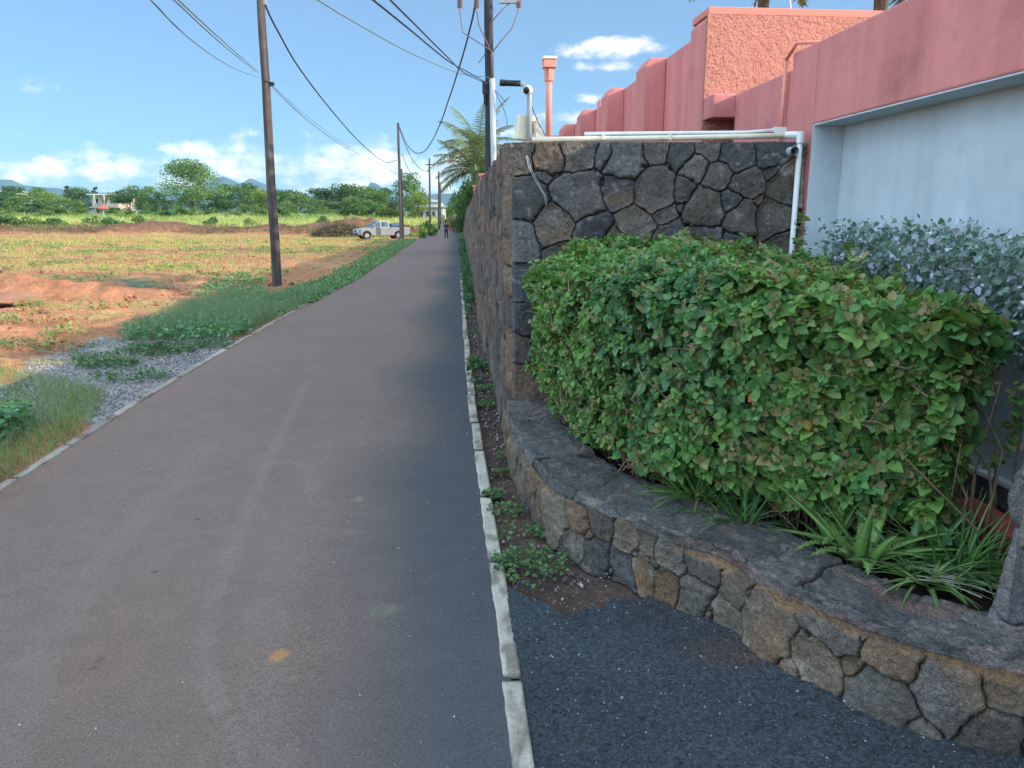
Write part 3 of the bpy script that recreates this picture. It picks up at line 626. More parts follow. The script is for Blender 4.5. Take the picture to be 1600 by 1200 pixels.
for i in range(29):
    s0 = 1.69 + i * 2.03 if i else 1.70
    p = MB(); z1 = 3.395 + .004 * (i % 3)
    # pier with a bevelled top on the road side
    V = []
    for s in (s0 + .003, s0 + .42):
        for (q, z) in ((-.19, 0), (.05 - .003, 0), (.047, z1), (-.13, z1), (-.19, z1 - .09)): V.append(Bp(s, q, z))
    p.add(V, [(0, 1, 2, 3, 4), (9, 8, 7, 6, 5)] + [(j, (j + 1) % 5, (j + 1) % 5 + 5, j + 5) for j in range(5)])
    o = p.build('pier', M['pink'], bld, bev=.008)
t_ = MB(); bbox(t_, 1.9, 62, .6, 9, 3.2, 3.34); bbox(t_, -9, 1.6, .24, 9, 2.55, 2.66); t_.build('roof', M['pinkcap'], bld)
t_ = MB(); bbox(t_, 62, 62.3, -.1, 9, 0, 3.3); bbox(t_, 1.66, 62, 8.7, 9, 0, 3.3); bbox(t_, -9.2, -9, 0, 9, 0, 2.7); t_.build('end_wall', M['pink'], bld)
t_ = MB(); bbox(t_, -8.9, s_open - .003, .22, .5, .42, 2.55); bbox(t_, -.22 + .2, s_open - .004, .002, .22, .0, 2.255)
t_.build('garage_recess', M['white'], bld)
t_ = MB(); bbox(t_, s_open - .006, s_open + .0, .003, .218, .0, 2.255); t_.build('recess_jamb', M['white'], bld)
t_ = MB(); bbox(t_, -8.9, s_open - .01, .003, .22, 2.252, 2.2595); t_.build('recess_soffit', M['white'], bld)
t_ = MB(); bbox(t_, -8.9, s_open - .008, .17, .219, .40, .425); t_.build('recess_sill', M['wpvc'], bld, bev=.004)
t_ = MB(); bbox(t_, -8.9, s_open - .012, .221, .5, 0, .3995); t_.build('plinth', M['grey'], bld)
t_ = MB(); bbox(t_, -3.6, -2.08, -.26, -.10, .1, .425); t_.build('red_step', M['redpaint'], bld, bev=.01)
# water tank box on the roof and small rooftop vent seen above the piers
wt = MB(); bbox(wt, 8.2, 8.7, -.2, .1, 3.2, 3.52)
a = D(940, 150, 13.2); wt = MB(); wt.box((a[0] + .05, 13.4, 3.42), (.16, .3, .32)); wt.build('louvre_box', M['pinkcap'], bld, bev=.01)
# pipes on the pink wall
t_ = MB(); t_.tube([Bp(.40, -.03, 2.1), Bp(.40, -.03, 2.74)], .014); t_.tube([Bp(.40, -.03, 2.74), Bp(.25, -.03, 2.82), Bp(.1, .1, 2.80)], .012); t_.build('pink_conduit', M['pinkpipe'], bld, smooth=True)

# far small things on the stone wall's top
def pts_arc(a, b, n=8, sag=0.):
    a, b = Vector(a), Vector(b); return [a.lerp(b, i / n) - Vector((0, 0, sag * 4 * (i / n) * (1 - i / n))) for i in range(n + 1)]
wp = empty('water_pipe', (1, 5.4, 2.17), 'cream plastic water pipe lying along the stone wall top and dropping at its right end', 'pipe')
t_ = MB(); p = [(.14, 5.50, 2.185), (.5, 5.44, 2.182), (1.0, 5.40, 2.185), (1.55, 5.38, 2.192), (1.86, 5.355, 2.197)]; t_.tube(p, .018, 12); t_.build('pipe_run', M['cream'], wp, smooth=True)
t_ = MB(); t_.tube([(.5, 5.46, 2.218), (1.2, 5.45, 2.222), (1.62, 5.44, 2.225), (1.83, 5.42, 2.24)], .014, 10); t_.build('thin_pipe', M['wpvc'], wp, smooth=True)
t_ = MB(); t_.tube([(1.84, 5.33, 2.197), (1.92, 5.29, 2.195)], .024, 12); t_.tube([(1.925, 5.275, 2.215), (1.925, 5.275, 2.14)], .025, 12); t_.box((1.83, 5.42, 2.235), (.08, .05, .045)); t_.build('elbow', M['wpvc'], wp, smooth=False)
t_ = MB(); t_.tube([(1.925, 5.275, 2.15), (1.925, 5.275, .35)], .018, 12); t_.build('down_pipe', M['wpvc'], wp, smooth=True)
t_ = MB(); t_.tube([(1.86, 5.42, 2.09), (1.875, 5.22, 2.085)], .03, 12, cap=False); t_.build('outlet', M['lgrey'], wp, smooth=True)
for x in (.62, 1.08, 1.52):
    t_ = MB(); t_.box((x, 5.40, 2.19), (.014, .05, .044)); t_.build('clip', M['cream'], wp, bev=.003)
pp = empty('pink_post', (*D(857, 213, 5.5)[:2], 2.16), 'pink painted pipe post with a boxy head standing on the stone wall corner', 'post')
x0, y0 = pp.location[:2]
t_ = MB(); t_.tube([(x0, y0, 2.15), (x0, y0, 2.72)], .021, 14); t_.build('post_pipe', M['pinkpipe'], pp, smooth=True)
t_ = MB()
for k_ in range(4):
    a = k_ * math.pi / 2 + .3; t_.box((x0 + .024 * math.cos(a), y0 + .024 * math.sin(a), 2.62), (.016, .03, .11), rz=a)
t_.box((x0, y0, 2.675), (.085, .085, .05), rz=.1); t_.build('post_head', M['pinkpipe'], pp, bev=.004)
t_ = MB(); t_.box((x0, y0, 2.712), (.095, .095, .018), rz=.1); t_.build('post_cap', M['cream'], pp, bev=.003)
cp = empty('camera_post', (*D(827, 210, 5.52)[:2], 2.16), 'white bent pipe post carrying a small security camera, left of the pink post', 'camera post')
x0, y0 = cp.location[:2]
t_ = MB(); arc = [(x0, y0, 2.15), (x0, y0, 2.46), (x0 - .008, y0, 2.51), (x0 - .03, y0 + .01, 2.545), (x0 - .065, y0 + .015, 2.56)]
t_.tube(arc, .019, 12); t_.build('bent_pipe', M['lgrey'], cp, smooth=True)
t_ = MB(); t_.tube([(x0 - .06, y0 + .015, 2.558), (x0 - .17, y0 + .02, 2.562)], .020, 12); t_.tube([(x0 - .17, y0 + .02, 2.562), (x0 - .205, y0 + .02, 2.565)], .022, 12, cap=False); t_.build('broken_arm', M['black'], cp, smooth=True)
t_ = MB(); t_.tube([(x0 - .005, y0 - .02, 2.51), (x0 - .022, y0 - .075, 2.50)], [.03, .028], 14); t_.build('camera_housing', M['wpvc'], cp, smooth=True)
t_ = MB(); t_.tube([(x0 - .0222, y0 - .0755, 2.5), (x0 - .026, y0 - .088, 2.497)], [.024, .018], 14); t_.build('camera_lens', M['black'], cp, smooth=True)
jb = empty('junction_box', (x0 - .02, y0 + .07, 2.16), 'weathered cream meter box tilted behind the camera post', 'box')
t_ = MB(); t_.box((x0 - .03, y0 + .07, 2.27), (.12, .07, .17), mtx=Matrix.Rotation(.12, 3, 'Y') @ Matrix.Rotation(.3, 3, 'Z')); t_.build('box_body', M['cream'], jb, bev=.008)
t_ = MB(); t_.box((x0 + .06, y0 + .06, 2.25), (.05, .07, .14), mtx=Matrix.Rotation(-.25, 3, 'Y')); t_.build('box_lid', M['cream'], jb, bev=.004)
t_ = MB(); t_.tube(pts_arc((x0 + .01, y0, 2.42), (x0 + .14, y0 + .03, 2.18), 6, .02), .003, 6); tag(t_.build('camera_lead', M['cable'], smooth=True), 'thin black lead hanging from the camera post to the wall top', 'cable')
t_ = MB(); t_.tube([D(822, 243, 5.28), D(826, 262, 5.285), D(838, 285, 5.285), D(850, 305, 5.285), D(853, 322, 5.29)], .0025, 6); t_.tube([D(824, 243, 5.28), D(829, 262, 5.285), D(842, 287, 5.285), D(853, 307, 5.285), D(855, 322, 5.29)], .0022, 6)
tag(t_.build('wall_cable', M['lgrey'], smooth=True), 'pair of thin grey wires snaking down the stones at the wall corner', 'cable')
# wires behind: gate pillar at the right edge
gp_ = empty('gate_pillar', (2.1, 2.35, 0), 'square basalt gate pillar at the right end of the planter wall', 'pillar')
n_ = 130; q0 = G(1570, 985, .36)
px0, py0 = q0[0], q0[1]
def pil_face(o, ax_, w, seed):
    uu, vv = np.meshgrid(np.linspace(0, w, 90), np.linspace(.2, 2.0, 260), indexing='ij'); r = random.Random(seed); sd = []
    v = .3
    while v < 2.1:
        if r.random() < .5: sd.append((w / 2, v, .04)); v += .24
        else: sd += [(w * .27, v, 0), (w * .75, v + .05, 0)]; v += .2
    h, C = stones(uu, vv, sd, seed, .022, cs=1.3, warm=.1); nrm = Vector((ax_[1], -ax_[0], 0)); h = h * sst(np.minimum(uu, w - uu) / .02)
    V = np.stack([o[0] + ax_[0] * uu + nrm.x * h, o[1] + ax_[1] * uu + nrm.y * h, vv], -1)
    return V.reshape(-1, 3), grid_faces(90, 260), C.reshape(-1, 3)
w = .42; th = R(-38); e1 = (math.cos(th), math.sin(th)); e2 = (-e1[1], e1[0])
c0 = (px0, py0); c1 = (c0[0] + e1[0] * w, c0[1] + e1[1] * w); c2 = (c1[0] + e2[0] * w, c1[1] + e2[1] * w); c3 = (c0[0] + e2[0] * w, c0[1] + e2[1] * w)
fs = [pil_face(c0, e1, w, 61), pil_face(c1, e2, w, 62), pil_face(c2, (-e1[0], -e1[1]), w, 63), pil_face(c3, (-e2[0], -e2[1]), w, 64)]
link('pillar_shaft', join_np('pillar_shaft', fs), M['stone'], gp_)
t_ = MB(); cx, cy = (c0[0] + c2[0]) / 2, (c0[1] + c2[1]) / 2; t_.box((cx, cy, 2.03), (w + .08, w + .08, .07), rz=th); t_.build('pillar_cap', M['slab'], gp_, bev=.01)

# ================================================================ HEDGE
hf = np.array([(0.03, 5.25), (.10, 4.95)] + [tuple(G(u, v, .45)[:2]) for u, v in [(885, 645), (928, 684), (1005, 722), (1100, 760), (1200, 782), (1330, 800), (1425, 803)]] + [(1.63, 2.76), (1.70, 2.92), (1.69, 3.3)])
hf[0] = (.30, 5.28); hf[1] = (.31, 5.0)
HP, HL = smooth_path(hf, 500); hs = np.linspace(0, HL, 500)
hx, hy = np.gradient(HP[:, 0], hs), np.gradient(HP[:, 1], hs); l = np.hypot(hx, hy); hnx, hny = hy / l, -hx / l
if hnx[100] > 0: hnx, hny = -hnx, -hny
kk = np.ones(31) / 31; hnx = np.convolve(np.pad(hnx, 15, 'edge'), kk, 'valid'); hny = np.convolve(np.pad(hny, 15, 'edge'), kk, 'valid')
def htop(x, y): return 1.39 + .06 * np.clip((y - 3) / 2.3, 0, 1) - .14 * np.clip(x - 1.1, 0, 1) - .17 * sst((.48 - x) / .42) + (fbm(x * 2.3, y * 2.3, 0, 701) - .5) * .22 + (fbm(x * 7, y * 7, 0, 704) - .5) * .12
def flare(s, z):
    k = np.clip((z - .4) / .9, 0, 1); f = np.interp(s / HL, [0, .1, .5, .8, .9, 1], [.2, .2, .19, .17, .15, .10])
    return f * k ** .8 - .10 * sst((z - 1.15) / .3)
hp = [(.08, 5.28), (.1, 4.95)] + [(x - .0, y) for x, y in zip(HP[::25, 0] + hnx[::25] * .12, HP[::25, 1] + hny[::25] * .12)][3:] + [(1.86, 4.2), (1.94, 5.28)]
def shoot_set(n_front, n_top, dmin, dmax):
    s = rng.uniform(0, HL, n_front); z0 = rng.uniform(.38, 1.40, n_front) ; i = np.clip((s / HL * 499).astype(int), 0, 499)
    low = .40 + .10 * fbm(s * 3, 0 * s, 0, 702); low = low + .03 * sst((s / HL - .35) / .2); z0 = np.where(z0 < low, low + rng.random(n_front) * .25, z0)
    fl = flare(s, z0) + (fbm(s * 3, z0 * 3, 0, 703) - .5) * np.interp(s / HL, [0, .75, .9], [.22, .20, .10]) + (fbm(s * 8, z0 * 8, 0, 705) - .5) * .12
    dpt = rng.uniform(dmin, dmax, n_front)
    p = np.stack([HP[i, 0] + hnx[i] * (fl - dpt), HP[i, 1] + hny[i] * (fl - dpt), z0], 1)
    up = .25 + 1.2 * sst((z0 - 1.15) / .25); nn = np.stack([hnx[i], hny[i], up], 1); nn /= np.linalg.norm(nn, axis=1, keepdims=True)
    a = []
    while len(a) < n_top:
        x, y = rng.uniform(0, 2.0), rng.uniform(2.5, 5.3)
        if poly_in(np.array([x]), np.array([y]), hp)[0]: a.append((x, y))
    a = np.array(a); zt = htop(a[:, 0], a[:, 1]) - rng.uniform(dmin, dmax, n_top)
    p2 = np.stack([a[:, 0], a[:, 1], zt], 1); n2 = np.tile((0, 0, 1.), (n_top, 1)) + rng.normal(0, .25, (n_top, 3)); n2[:, 1] -= .2
    P = np.vstack([p, p2]); NN = np.vstack([nn, n2]); keep = P[:, 2] < htop(P[:, 0], P[:, 1]) + .02
    keep &= (P[:, 1] < 5.30); keep &= fbm(P[:, 0] * 5.5, P[:, 1] * 5.5, P[:, 2] * 5.5, 706, 2) > .30
    return P[keep], NN[keep] / np.linalg.norm(NN[keep], axis=1, keepdims=True)
parts = []
def shoots(P, NN, nl, lsize, bronze):
    n = len(P); NN = NN + rng.normal(0, .35, (n, 3)); NN /= np.linalg.norm(NN, axis=1, keepdims=True)
    a = np.cross(NN, unit(n)); a /= np.linalg.norm(a, axis=1, keepdims=True); b = np.cross(NN, a)
    hue = fbm(P[:, 0] * 1.5, P[:, 1] * 1.5, P[:, 2] * 1.5, 720)
    isb = rng.random(n) < bronze * (1.0 + 1.1 * (P[:, 0] > 1.0)); fam = rng.random((n, 1))
    sh = rng.uniform(.75, 1.2, n)
    for k_ in range(nl):
        f = k_ / max(nl - 1, 1); ang = k_ * 2.4 + rng.uniform(0, .6, n); lay = f                 # f=0 outermost big leaf .. 1 centre small
        d = a * np.cos(ang)[:, None] + b * np.sin(ang)[:, None]; tilt = (.05 + 1.0 * f)
        d = d + NN * tilt + rng.normal(0, .25, (n, 3)); d[:, 2] -= .28 * (1 - f)
        fr = frames(d, NN + rng.normal(0, .25, (n, 3))); sz = lsize * (.78 + .18 * np.clip(P[:, 0], 0, 1.6)) * (1 - .6 * f) * sh * rng.uniform(.6, 1.4, n)
        loc = P + NN * (f * .028) + d * .008
        c = np.array((.075, .195, .055)) * (1 - fam) + np.array((.155, .27, .058)) * fam
        blu = sst((hue - .5) * 5)[:, None] * (1 - f) * .6; c = c * (1 - blu) + np.array((.040, .125, .075)) * blu
        bz = (isb * sst((f - .35) / .4))[:, None]; c = c * (1 - bz * .8) + np.array((.25, .165, .075)) * bz * .8
        old = (rng.random(n) < .0018)[:, None]; c = np.where(old, np.array((.42, .14, .03)), c)
        c = c * rng.uniform(.72, 1.3, (n, 1))
        parts.append(tris(fr, loc, sz, c, LEAFH, LEAFHF))
P, NN = shoot_set(4000, 3400, -.03, .08); shoots(P, NN, 7, .052, .26)
P, NN = shoot_set(1500, 1100, .06, .20); shoots(P, NN, 5, .07, .03)
# long shoots standing above the top
st_ = MB()
for (u, v, y) in [(1165, 372, 4.9), (1150, 385, 4.7), (1070, 365, 5.1), (960, 372, 5.1), (1255, 340, 5.05), (1250, 380, 5.0), (1330, 385, 4.3), (900, 380, 5.0), (1210, 395, 4.7), (835, 410, 5.0), (1400, 425, 3.7), (1010, 370, 5.15), (1350, 410, 4.0), (1570, 505, 3.2), (1585, 665, 3.1), (1590, 610, 3.1)]:
    p = D(u, v, y); b = p + np.array((rng.uniform(-.05, .05), rng.uniform(-.05, .05), -.28)); st_.tube(pts_arc(b, p, 4, .01), .0035, 5)
    for t in np.linspace(.35, 1, 6): shoots((b + (p - b) * t)[None], np.array([[0, -.2, 1.]]), 4 if t < 1 else 6, .05, .8)
hd = empty('hedge', (1.0, 4.0, .28), 'dense clipped green hedge with pointed leaves and bronze tips, growing inside the curved planter', 'hedge')
link('foliage', join_np('foliage', parts), M['leaf'], hd, smooth=True)
for _ in range(420):
    i = rng.integers(0, 415); z = rng.uniform(.3, .75); dp = rng.uniform(.12, .4); x, y = HP[i, 0] - hnx[i] * dp, HP[i, 1] - hny[i] * dp
    st_.tube([(x, y, .25), (x + rng.normal(0, .05), y + rng.normal(0, .05), z), (x + hnx[i] * dp + rng.normal(0, .1), y + hny[i] * dp + rng.normal(0, .1), z + rng.uniform(.1, .5))], [.006, .0045, .002], 5)
for _ in range(420):
    i = rng.integers(10, 480); z = rng.uniform(.42, 1.35); fl = float(flare(hs[i], np.array(z))); o_ = fl + rng.uniform(-.06, .07); x, y = HP[i, 0] + hnx[i] * o_, HP[i, 1] + hny[i] * o_
    d_v = np.array((hnx[i] * .5 + rng.normal(0, .5), hny[i] * .5 + rng.normal(0, .5), rng.uniform(-.3, .9))); ln_ = rng.uniform(.06, .20); a_ = np.array((x, y, z)); st_.tube([a_ - d_v * ln_, a_ - d_v * ln_ * .3 + rng.normal(0, .008, 3), a_ + d_v * ln_ * .2], [.0028, .0022, .0012], 4)
st_.build('stems', M['twig'], hd)['kind'] = 'stuff'

# sparse bluish shrub between hedge and the recessed wall
parts = []
n = 2600; s = rng.uniform(-2.7, -.25, n); z = rng.uniform(1.12, 1.64, n) - .1 * rng.random(n); keep = rng.random(n) < np.clip(1.25 - (z - 1.1) * 1.6, 0, 1); s, z = s[keep], z[keep]
P = np.array([Bp(a, rng.uniform(-.05, .17), b) for a, b in zip(s, z)])
for k_ in range(5):
    n = len(P); d = unit(n); fr = frames(d, unit(n)); cc_ = np.where(rng.random((n, 1)) < .24, np.array((.50, .52, .66)), np.array((.19, .27, .24))) * rng.uniform(.6, 1.4, (n, 1))
    parts.append(tris(fr, P + rng.normal(0, .02, (n, 3)),   .031 * rng.uniform(.5, 1.3, n), cc_, LEAF, LEAFF))
sh = empty('pale_shrub', Bp(-1.2, .05, .28), 'loose grey green shrub with pale lilac bits against the white recessed wall', 'shrub')
link('foliage', join_np('foliage', parts), M['leaf'], sh)
t_ = MB()
for _ in range(24):
    s_ = rng.uniform(-2.6, -.3); q_ = rng.uniform(0, .14); t_.tube([Bp(s_, .06, .28), Bp(s_ + rng.normal(0, .05), q_, .9), Bp(s_ + rng.normal(0, .12), q_, rng.uniform(1.25, 1.55))], [.006, .004, .002], 5)
t_.build('stems', M['twig'], sh)

# ================================================================ ALOES and other planter plants
def aloe(name, u, v, label, cat, n, ln, wd, up, col, z=.30, group=None, seed=0):
    q = G(u, v, z); r = np.random.default_rng(seed); V = []; F = []; C = []; b = 0
    for i in range(n):
        a = i * 2.4 + r.uniform(-.3, .3); el_ = up * r.uniform(.5, 1.15) * (1 - .45 * (i / n) if True else 1); L_ = ln * r.uniform(.6, 1.1); w_ = wd * r.uniform(.8, 1.2)
        ox, oy = q[0] + math.cos(a) * .02 + r.normal(0, .02), q[1] + math.sin(a) * .02 + r.normal(0, .02)
        seg = 9; cx_ = np.array([math.cos(a), math.sin(a), 0]); sd_ = np.array([-math.sin(a), math.cos(a), 0]); p = np.array([ox, oy, z - .02]); e = el_; col_ = np.array(col) * r.uniform(.75, 1.25)
        for k_ in range(seg + 1):
            t = k_ / seg; w = w_ * (1 - t ** 1.6) * .5 + .0008; nrm = -cx_ * math.sin(e) + np.array((0, 0, 1)) * math.cos(e)
            th = w * .55
            for (aa, bb) in ((-1, .35), (0, -.25), (1, .35), (0, -1.0)): V.append(p + sd_ * w * aa + nrm * th * bb)
            C += [col_ * 1.3] * 4; p = p + (cx_ * math.cos(e) + np.array((0, 0, 1)) * math.sin(e)) * L_ / seg; e -= r.uniform(.02, .10) * (1.3 if el_ < .8 else .4)
        for k_ in range(seg):
            for j in range(4): F.append((b + k_ * 4 + j, b + k_ * 4 + (j + 1) % 4, b + (k_ + 1) * 4 + (j + 1) % 4, b + (k_ + 1) * 4 + j))
        if wd > .02:
            for k_ in range(1, seg):       # marginal teeth
                for j in (0, 2):
                    p0 = V[b + k_ * 4 + j]; sg = -1 if j == 0 else 1; m_ = len(V); V += [p0 + np.array((0, 0, .004)), p0 - np.array((0, 0, .004)), p0 + sd_ * sg * .007, p0 + sd_ * sg * .007]; C += [np.array((.3, .32, .15))] * 4; F.append((m_, m_ + 1, m_ + 2, m_ + 3))
            b = len(V)
        else: b = len(V)
    o = empty(name, (q[0], q[1], z), label, cat, group)
    link('leaves', mesh_np('leaves', np.array(V), np.array(F), np.array(C)), M['leaf'], o, smooth=False)
    return o
aloe('aloe_plant', 1345, 868, 'large spiky aloe sprawling over the coping with one tall upright leaf', 'aloe', 22, .40, .055, 1.05, (.17, .29, .08), z=.35, seed=3)
aloe('aloe_plant', 1310, 850, 'smaller aloe rosette crowded against the left of the largest one', 'aloe', 14, .30, .036, 1.1, (.15, .27, .08), z=.35, seed=8)
q = aloe('aloe_plant', 1420, 880, 'slim upright aloe between the largest aloe and the grassy clump', 'aloe', 10, .34, .034, 1.35, (.13, .25, .10), z=.35, seed=9)
aloe('lily_clump', 1090, 778, 'grassy lily clump at the left end of the plants under the hedge', 'plant', 90, .36, .015, 1.05, (.15, .29, .07), z=.34, seed=4)
aloe('lily_clump', 1165, 815, 'narrow leaved lily clump in the shade between the left clump and the aloes', 'plant', 60, .32, .014, 1.2, (.09, .20, .06), z=.34, seed=5)
aloe('lily_clump', 1490, 888, 'bushy strap leaved clump in front of the red step', 'plant', 90, .33, .015, 1.15, (.13, .27, .08), z=.33, seed=6)
aloe('lily_clump', 1540, 900, 'dark strap leaved clump touching the gate pillar', 'plant', 60, .30, .014, 1.2, (.09, .21, .08), z=.33, seed=7)
aloe('lily_clump', 1450, 905, 'low strap leaved clump with dry tips on the inner edge of the coping', 'plant', 50, .28, .015, .8, (.15, .25, .08), z=.35, seed=12)
t_ = MB()
for i in range(12):
    a = G(1400 + rng.uniform(0, 70), 880 + rng.uniform(-10, 30), .37); t_.tube([a, a + np.array((.12 + rng.uniform(0, .05), -.07 + rng.normal(0, .02), -.0)), a + np.array((.2, -.13 + rng.normal(0, .02), -.01))], .0022, 4)
o = t_.build('dry_leaves', mat('dry_leaf', (.36, .33, .26), rough=.9)); tag(o, 'pale dried leaf strips lying at the foot of the strap leaved plants', 'dry leaves', kind='stuff')

# small creeper, weeds and leaf litter along the kerb / wall
def region_pts(poly, n, z=0., jitter=None):
    P = np.array(poly); lo, hi = P.min(0), P.max(0); out = np.zeros((0, 2))
    while len(out) < n:
        c = rng.uniform(lo, hi, (n * 3, 2)); c = c[poly_in(c[:, 0], c[:, 1], poly)]; out = np.vstack([out, c])
    out = out[:n]; return out
def ground3(p, dz=0.):
    return np.stack([p[:, 0], p[:, 1], gz(p[:, 0], p[:, 1]) + dz], 1)
def patchy(p, sc, thr, seed):
    return p[fbm(p[:, 0] * sc, p[:, 1] * sc, 0, seed) > thr]
parts = []
for (u, v, r_, n) in [(790, 800, .12, 90), (812, 830, .16, 60), (820, 885, .20, 190), (860, 880, .13, 60), (770, 775, .07, 160), (846, 832, .06, 120), (757, 607, .10, 140), (760, 632, .10, 130), (745, 560, .1, 90), (790, 715, .06, 60), (740, 520, .12, 90), (780, 740, .05, 60), (1350 - 570, 880, .1, 80)]:
    q = G(u, v); a = rng.uniform(0, 6.283, n); rr = r_ * np.sqrt(rng.random(n)) * (.7 + .6 * vn(a * 1.5, u * .1)); p = np.stack([q[0] + np.cos(a) * rr, q[1] + np.sin(a) * rr], 1)
    p = p[(p[:, 0] > xr(p[:, 1]) + .03)]; P3 = ground3(p); P3[:, 2] += rng.uniform(.01, .07, len(p)) * np.clip(1.3 - .8, .3, 1)
    parts.append(tris(*leaves_at(P3, .022, .6, (.075, .165, .05)), LEAF, LEAFF))
    parts.append(tris(*blades(P3[::3] - np.array((0, 0, .03)), .06, .003, .9, (.09, .15, .05))))
p = np.stack([rng.uniform(0, 1, 9000), rng.uniform(7.5, 70, 9000)], 1); xw = np.interp(p[:, 1], WP[:, 1], WP[:, 0]); x0 = xr(p[:, 1]) + .05
p2 = np.stack([x0 + (xw - x0 - .03) * p[:, 0] ** .8, p[:, 1]], 1); p2 = p2[fbm(p2[:, 0] * 2, p2[:, 1] * 1.2, 0, 811) + (p2[:, 1] - 12) * .02 > .52]
P3 = ground3(p2); P3[:, 2] += rng.uniform(.01, .14, len(p2)) * np.clip((p2[:, 1] - 6) / 8, .3, 1)
parts.append(tris(*leaves_at(P3, .06, .5, (.055, .13, .05)), LEAF, LEAFF)); parts.append(tris(*blades(ground3(p2[::2]), .16, .008, .7, (.07, .13, .05))))
tag(link('verge_weeds', join_np('verge_weeds', parts), M['leaf']), 'small creeping weeds in the dirt strip between kerb and stone wall', 'weeds', kind='stuff')

# loose stones: left gravel and right strip
OCT = np.array([(1, 0, 0), (-1, 0, 0), (0, 1, 0), (0, -1, 0), (0, 0, .7), (0, 0, -.7), (.62, .62, .3), (-.6, .55, .35), (.55, -.6, .3), (-.6, -.6, .3)])
OF = [(4, 0, 6), (4, 6, 2), (4, 2, 7), (4, 7, 1), (4, 1, 9), (4, 9, 3), (4, 3, 8), (4, 8, 0), (0, 5, 6), (6, 5, 2), (2, 5, 7), (7, 5, 1), (1, 5, 9), (9, 5, 3), (3, 5, 8), (8, 5, 0)]
def rocks(p, smin, smax, cols, dz=0.):
    n = len(p); fr = frames(unit(n), unit(n)); s = smin * (smax / smin) ** rng.random(n) ** 1.6; s3 = s[:, None] * rng.uniform(.6, 1.2, (n, 3)); P3 = ground3(p, dz); c = np.array(cols)[rng.integers(0, len(cols), n)] * rng.uniform(.6, 1.35, (n, 1))
    return tris(fr, P3, s3, c, OCT, OF)
GC = [(.34, .31, .30), (.26, .24, .24), (.38, .34, .32), (.15, .14, .15), (.28, .22, .18)]
p = region_pts([tuple(q) for q in gv], 17000); p = p[(p[:, 0] < xl(p[:, 1]) - .05)]; p = p[rng.random(len(p)) < .35 + .9 * fbm(p[:, 0] * 2.5, p[:, 1] * 2.5, 0, 821)]
tag(link('gravel', mesh_np('gravel', *rocks(p, .006, .016, GC, -.02 + .01)), M['rock']), 'grey crushed stone spread on the bare patch left of the road', 'gravel', kind='stuff')
p = np.stack([rng.uniform(-1.2, 1.5, 30000), rng.uniform(2.0, 16, 30000) ], 1); xw = np.where(p[:, 1] > 5.35, np.interp(p[:, 1], WP[:, 1], WP[:, 0]), np.interp(p[:, 1], PB[::-1, 1], PB[::-1, 0]))
p = p[(p[:, 0] > xr(p[:, 1]) + .1) & (p[:, 0] < xw - .02) & (p[:, 1] > 2.6)]; p = p[rng.random(len(p)) < np.where(p[:, 1] < 3.2, .5, .9)]
tag(link('gravel', mesh_np('gravel', *rocks(p, .003, .018, [(.12, .10, .10), (.16, .11, .09), (.22, .2, .19), (.09, .085, .09), (.3, .27, .25)], -.01)), M['rock']), 'loose dark grit and pebbles in the dirt strip under the stone wall', 'gravel', kind='stuff')
p = np.stack([rng.uniform(-.3, 2.2, 9000), 1.2 + 2.3 * rng.random(9000)], 1); p = p[(p[:, 0] > xr(p[:, 1]) + .1) & (p[:, 1] < plan_y(p[:, 0]) - .03)]
tag(link('loose_chips', mesh_np('loose_chips', *rocks(p, .0022, .0065, [(.04, .045, .055), (.07, .07, .08), (.05, .05, .055), (.04, .042, .05), (.09, .085, .085), (.03, .035, .045), (.05, .05, .06), (.30, .3, .3)], .012)), M['rock']), 'loose chippings scattered over the black asphalt apron', 'chippings', kind='stuff')

n = 900; yy = 1.6 + 8 * rng.random(n) ** 1.2; p = np.stack([xl(yy) + (xr(yy) - xl(yy)) * rng.random(n), yy], 1)
tag(link('road_grit', mesh_np('road_grit', *rocks(p, .0015, .0045, [(.45, .43, .4), (.3, .28, .26), (.12, .11, .11), (.5, .5, .48)], .018)), M['rock']), 'tiny pale grit scattered over the road surface', 'grit', kind='stuff')

# ================================================================ LEFT VERGE AND FIELD VEGETATION
def gpoly(L_): return [tuple(G(*p)[:2]) for p in L_]
parts = []
big = gpoly([(190, 532), (235, 505), (300, 478), (360, 462), (440, 462), (510, 455), (480, 475), (430, 497), (385, 522), (300, 532)])
p = region_pts(big, 9000); p = patchy(p, 1.2, .30, 831)
g = ground3(p, -.02); parts.append(tris(*blades(g, .26, .0045, .85, (.14, .235, .125), .3, (.22, .26, .14), .35)))
p = region_pts(big, 9000); p = p[(fbm(p[:, 0] * .8, p[:, 1] * .8, 0, 832) > .45)]; g = ground3(p, -.02); parts.append(tris(*blades(g, .34, .0045, .85, (.15, .245, .14), .3, (.25, .27, .16), .35)))
near = gpoly([(-330, 560), (0, 575), (90, 590), (160, 612), (150, 650), (120, 680), (60, 715), (0, 752), (-260, 900), (-900, 1180), (-1300, 1100), (-500, 680)])
p = region_pts(near, 20000); parts.append(tris(*blades(ground3(p, -.02), .12, .004, 1.1, (.17, .26, .09), .3, (.27, .27, .12), .3)))
p = region_pts(near, 14000); p = p[fbm(p[:, 0] * 1.1, p[:, 1] * 1.1, 0, 833) > .48]; parts.append(tris(*blades(ground3(p, -.02), .22, .004, .9, (.18, .26, .10), .3, (.27, .27, .14), .35)))
tag(link('tall_grass', join_np('tall_grass', parts), M['grass']), 'tall seeding green grass along the left edge of the road', 'grass', kind='stuff')
parts = []
c = gpoly([(300, 470), (330, 440), (380, 428), (410, 440), (420, 470), (500, 448), (530, 440), (480, 480), (400, 505), (320, 500)])
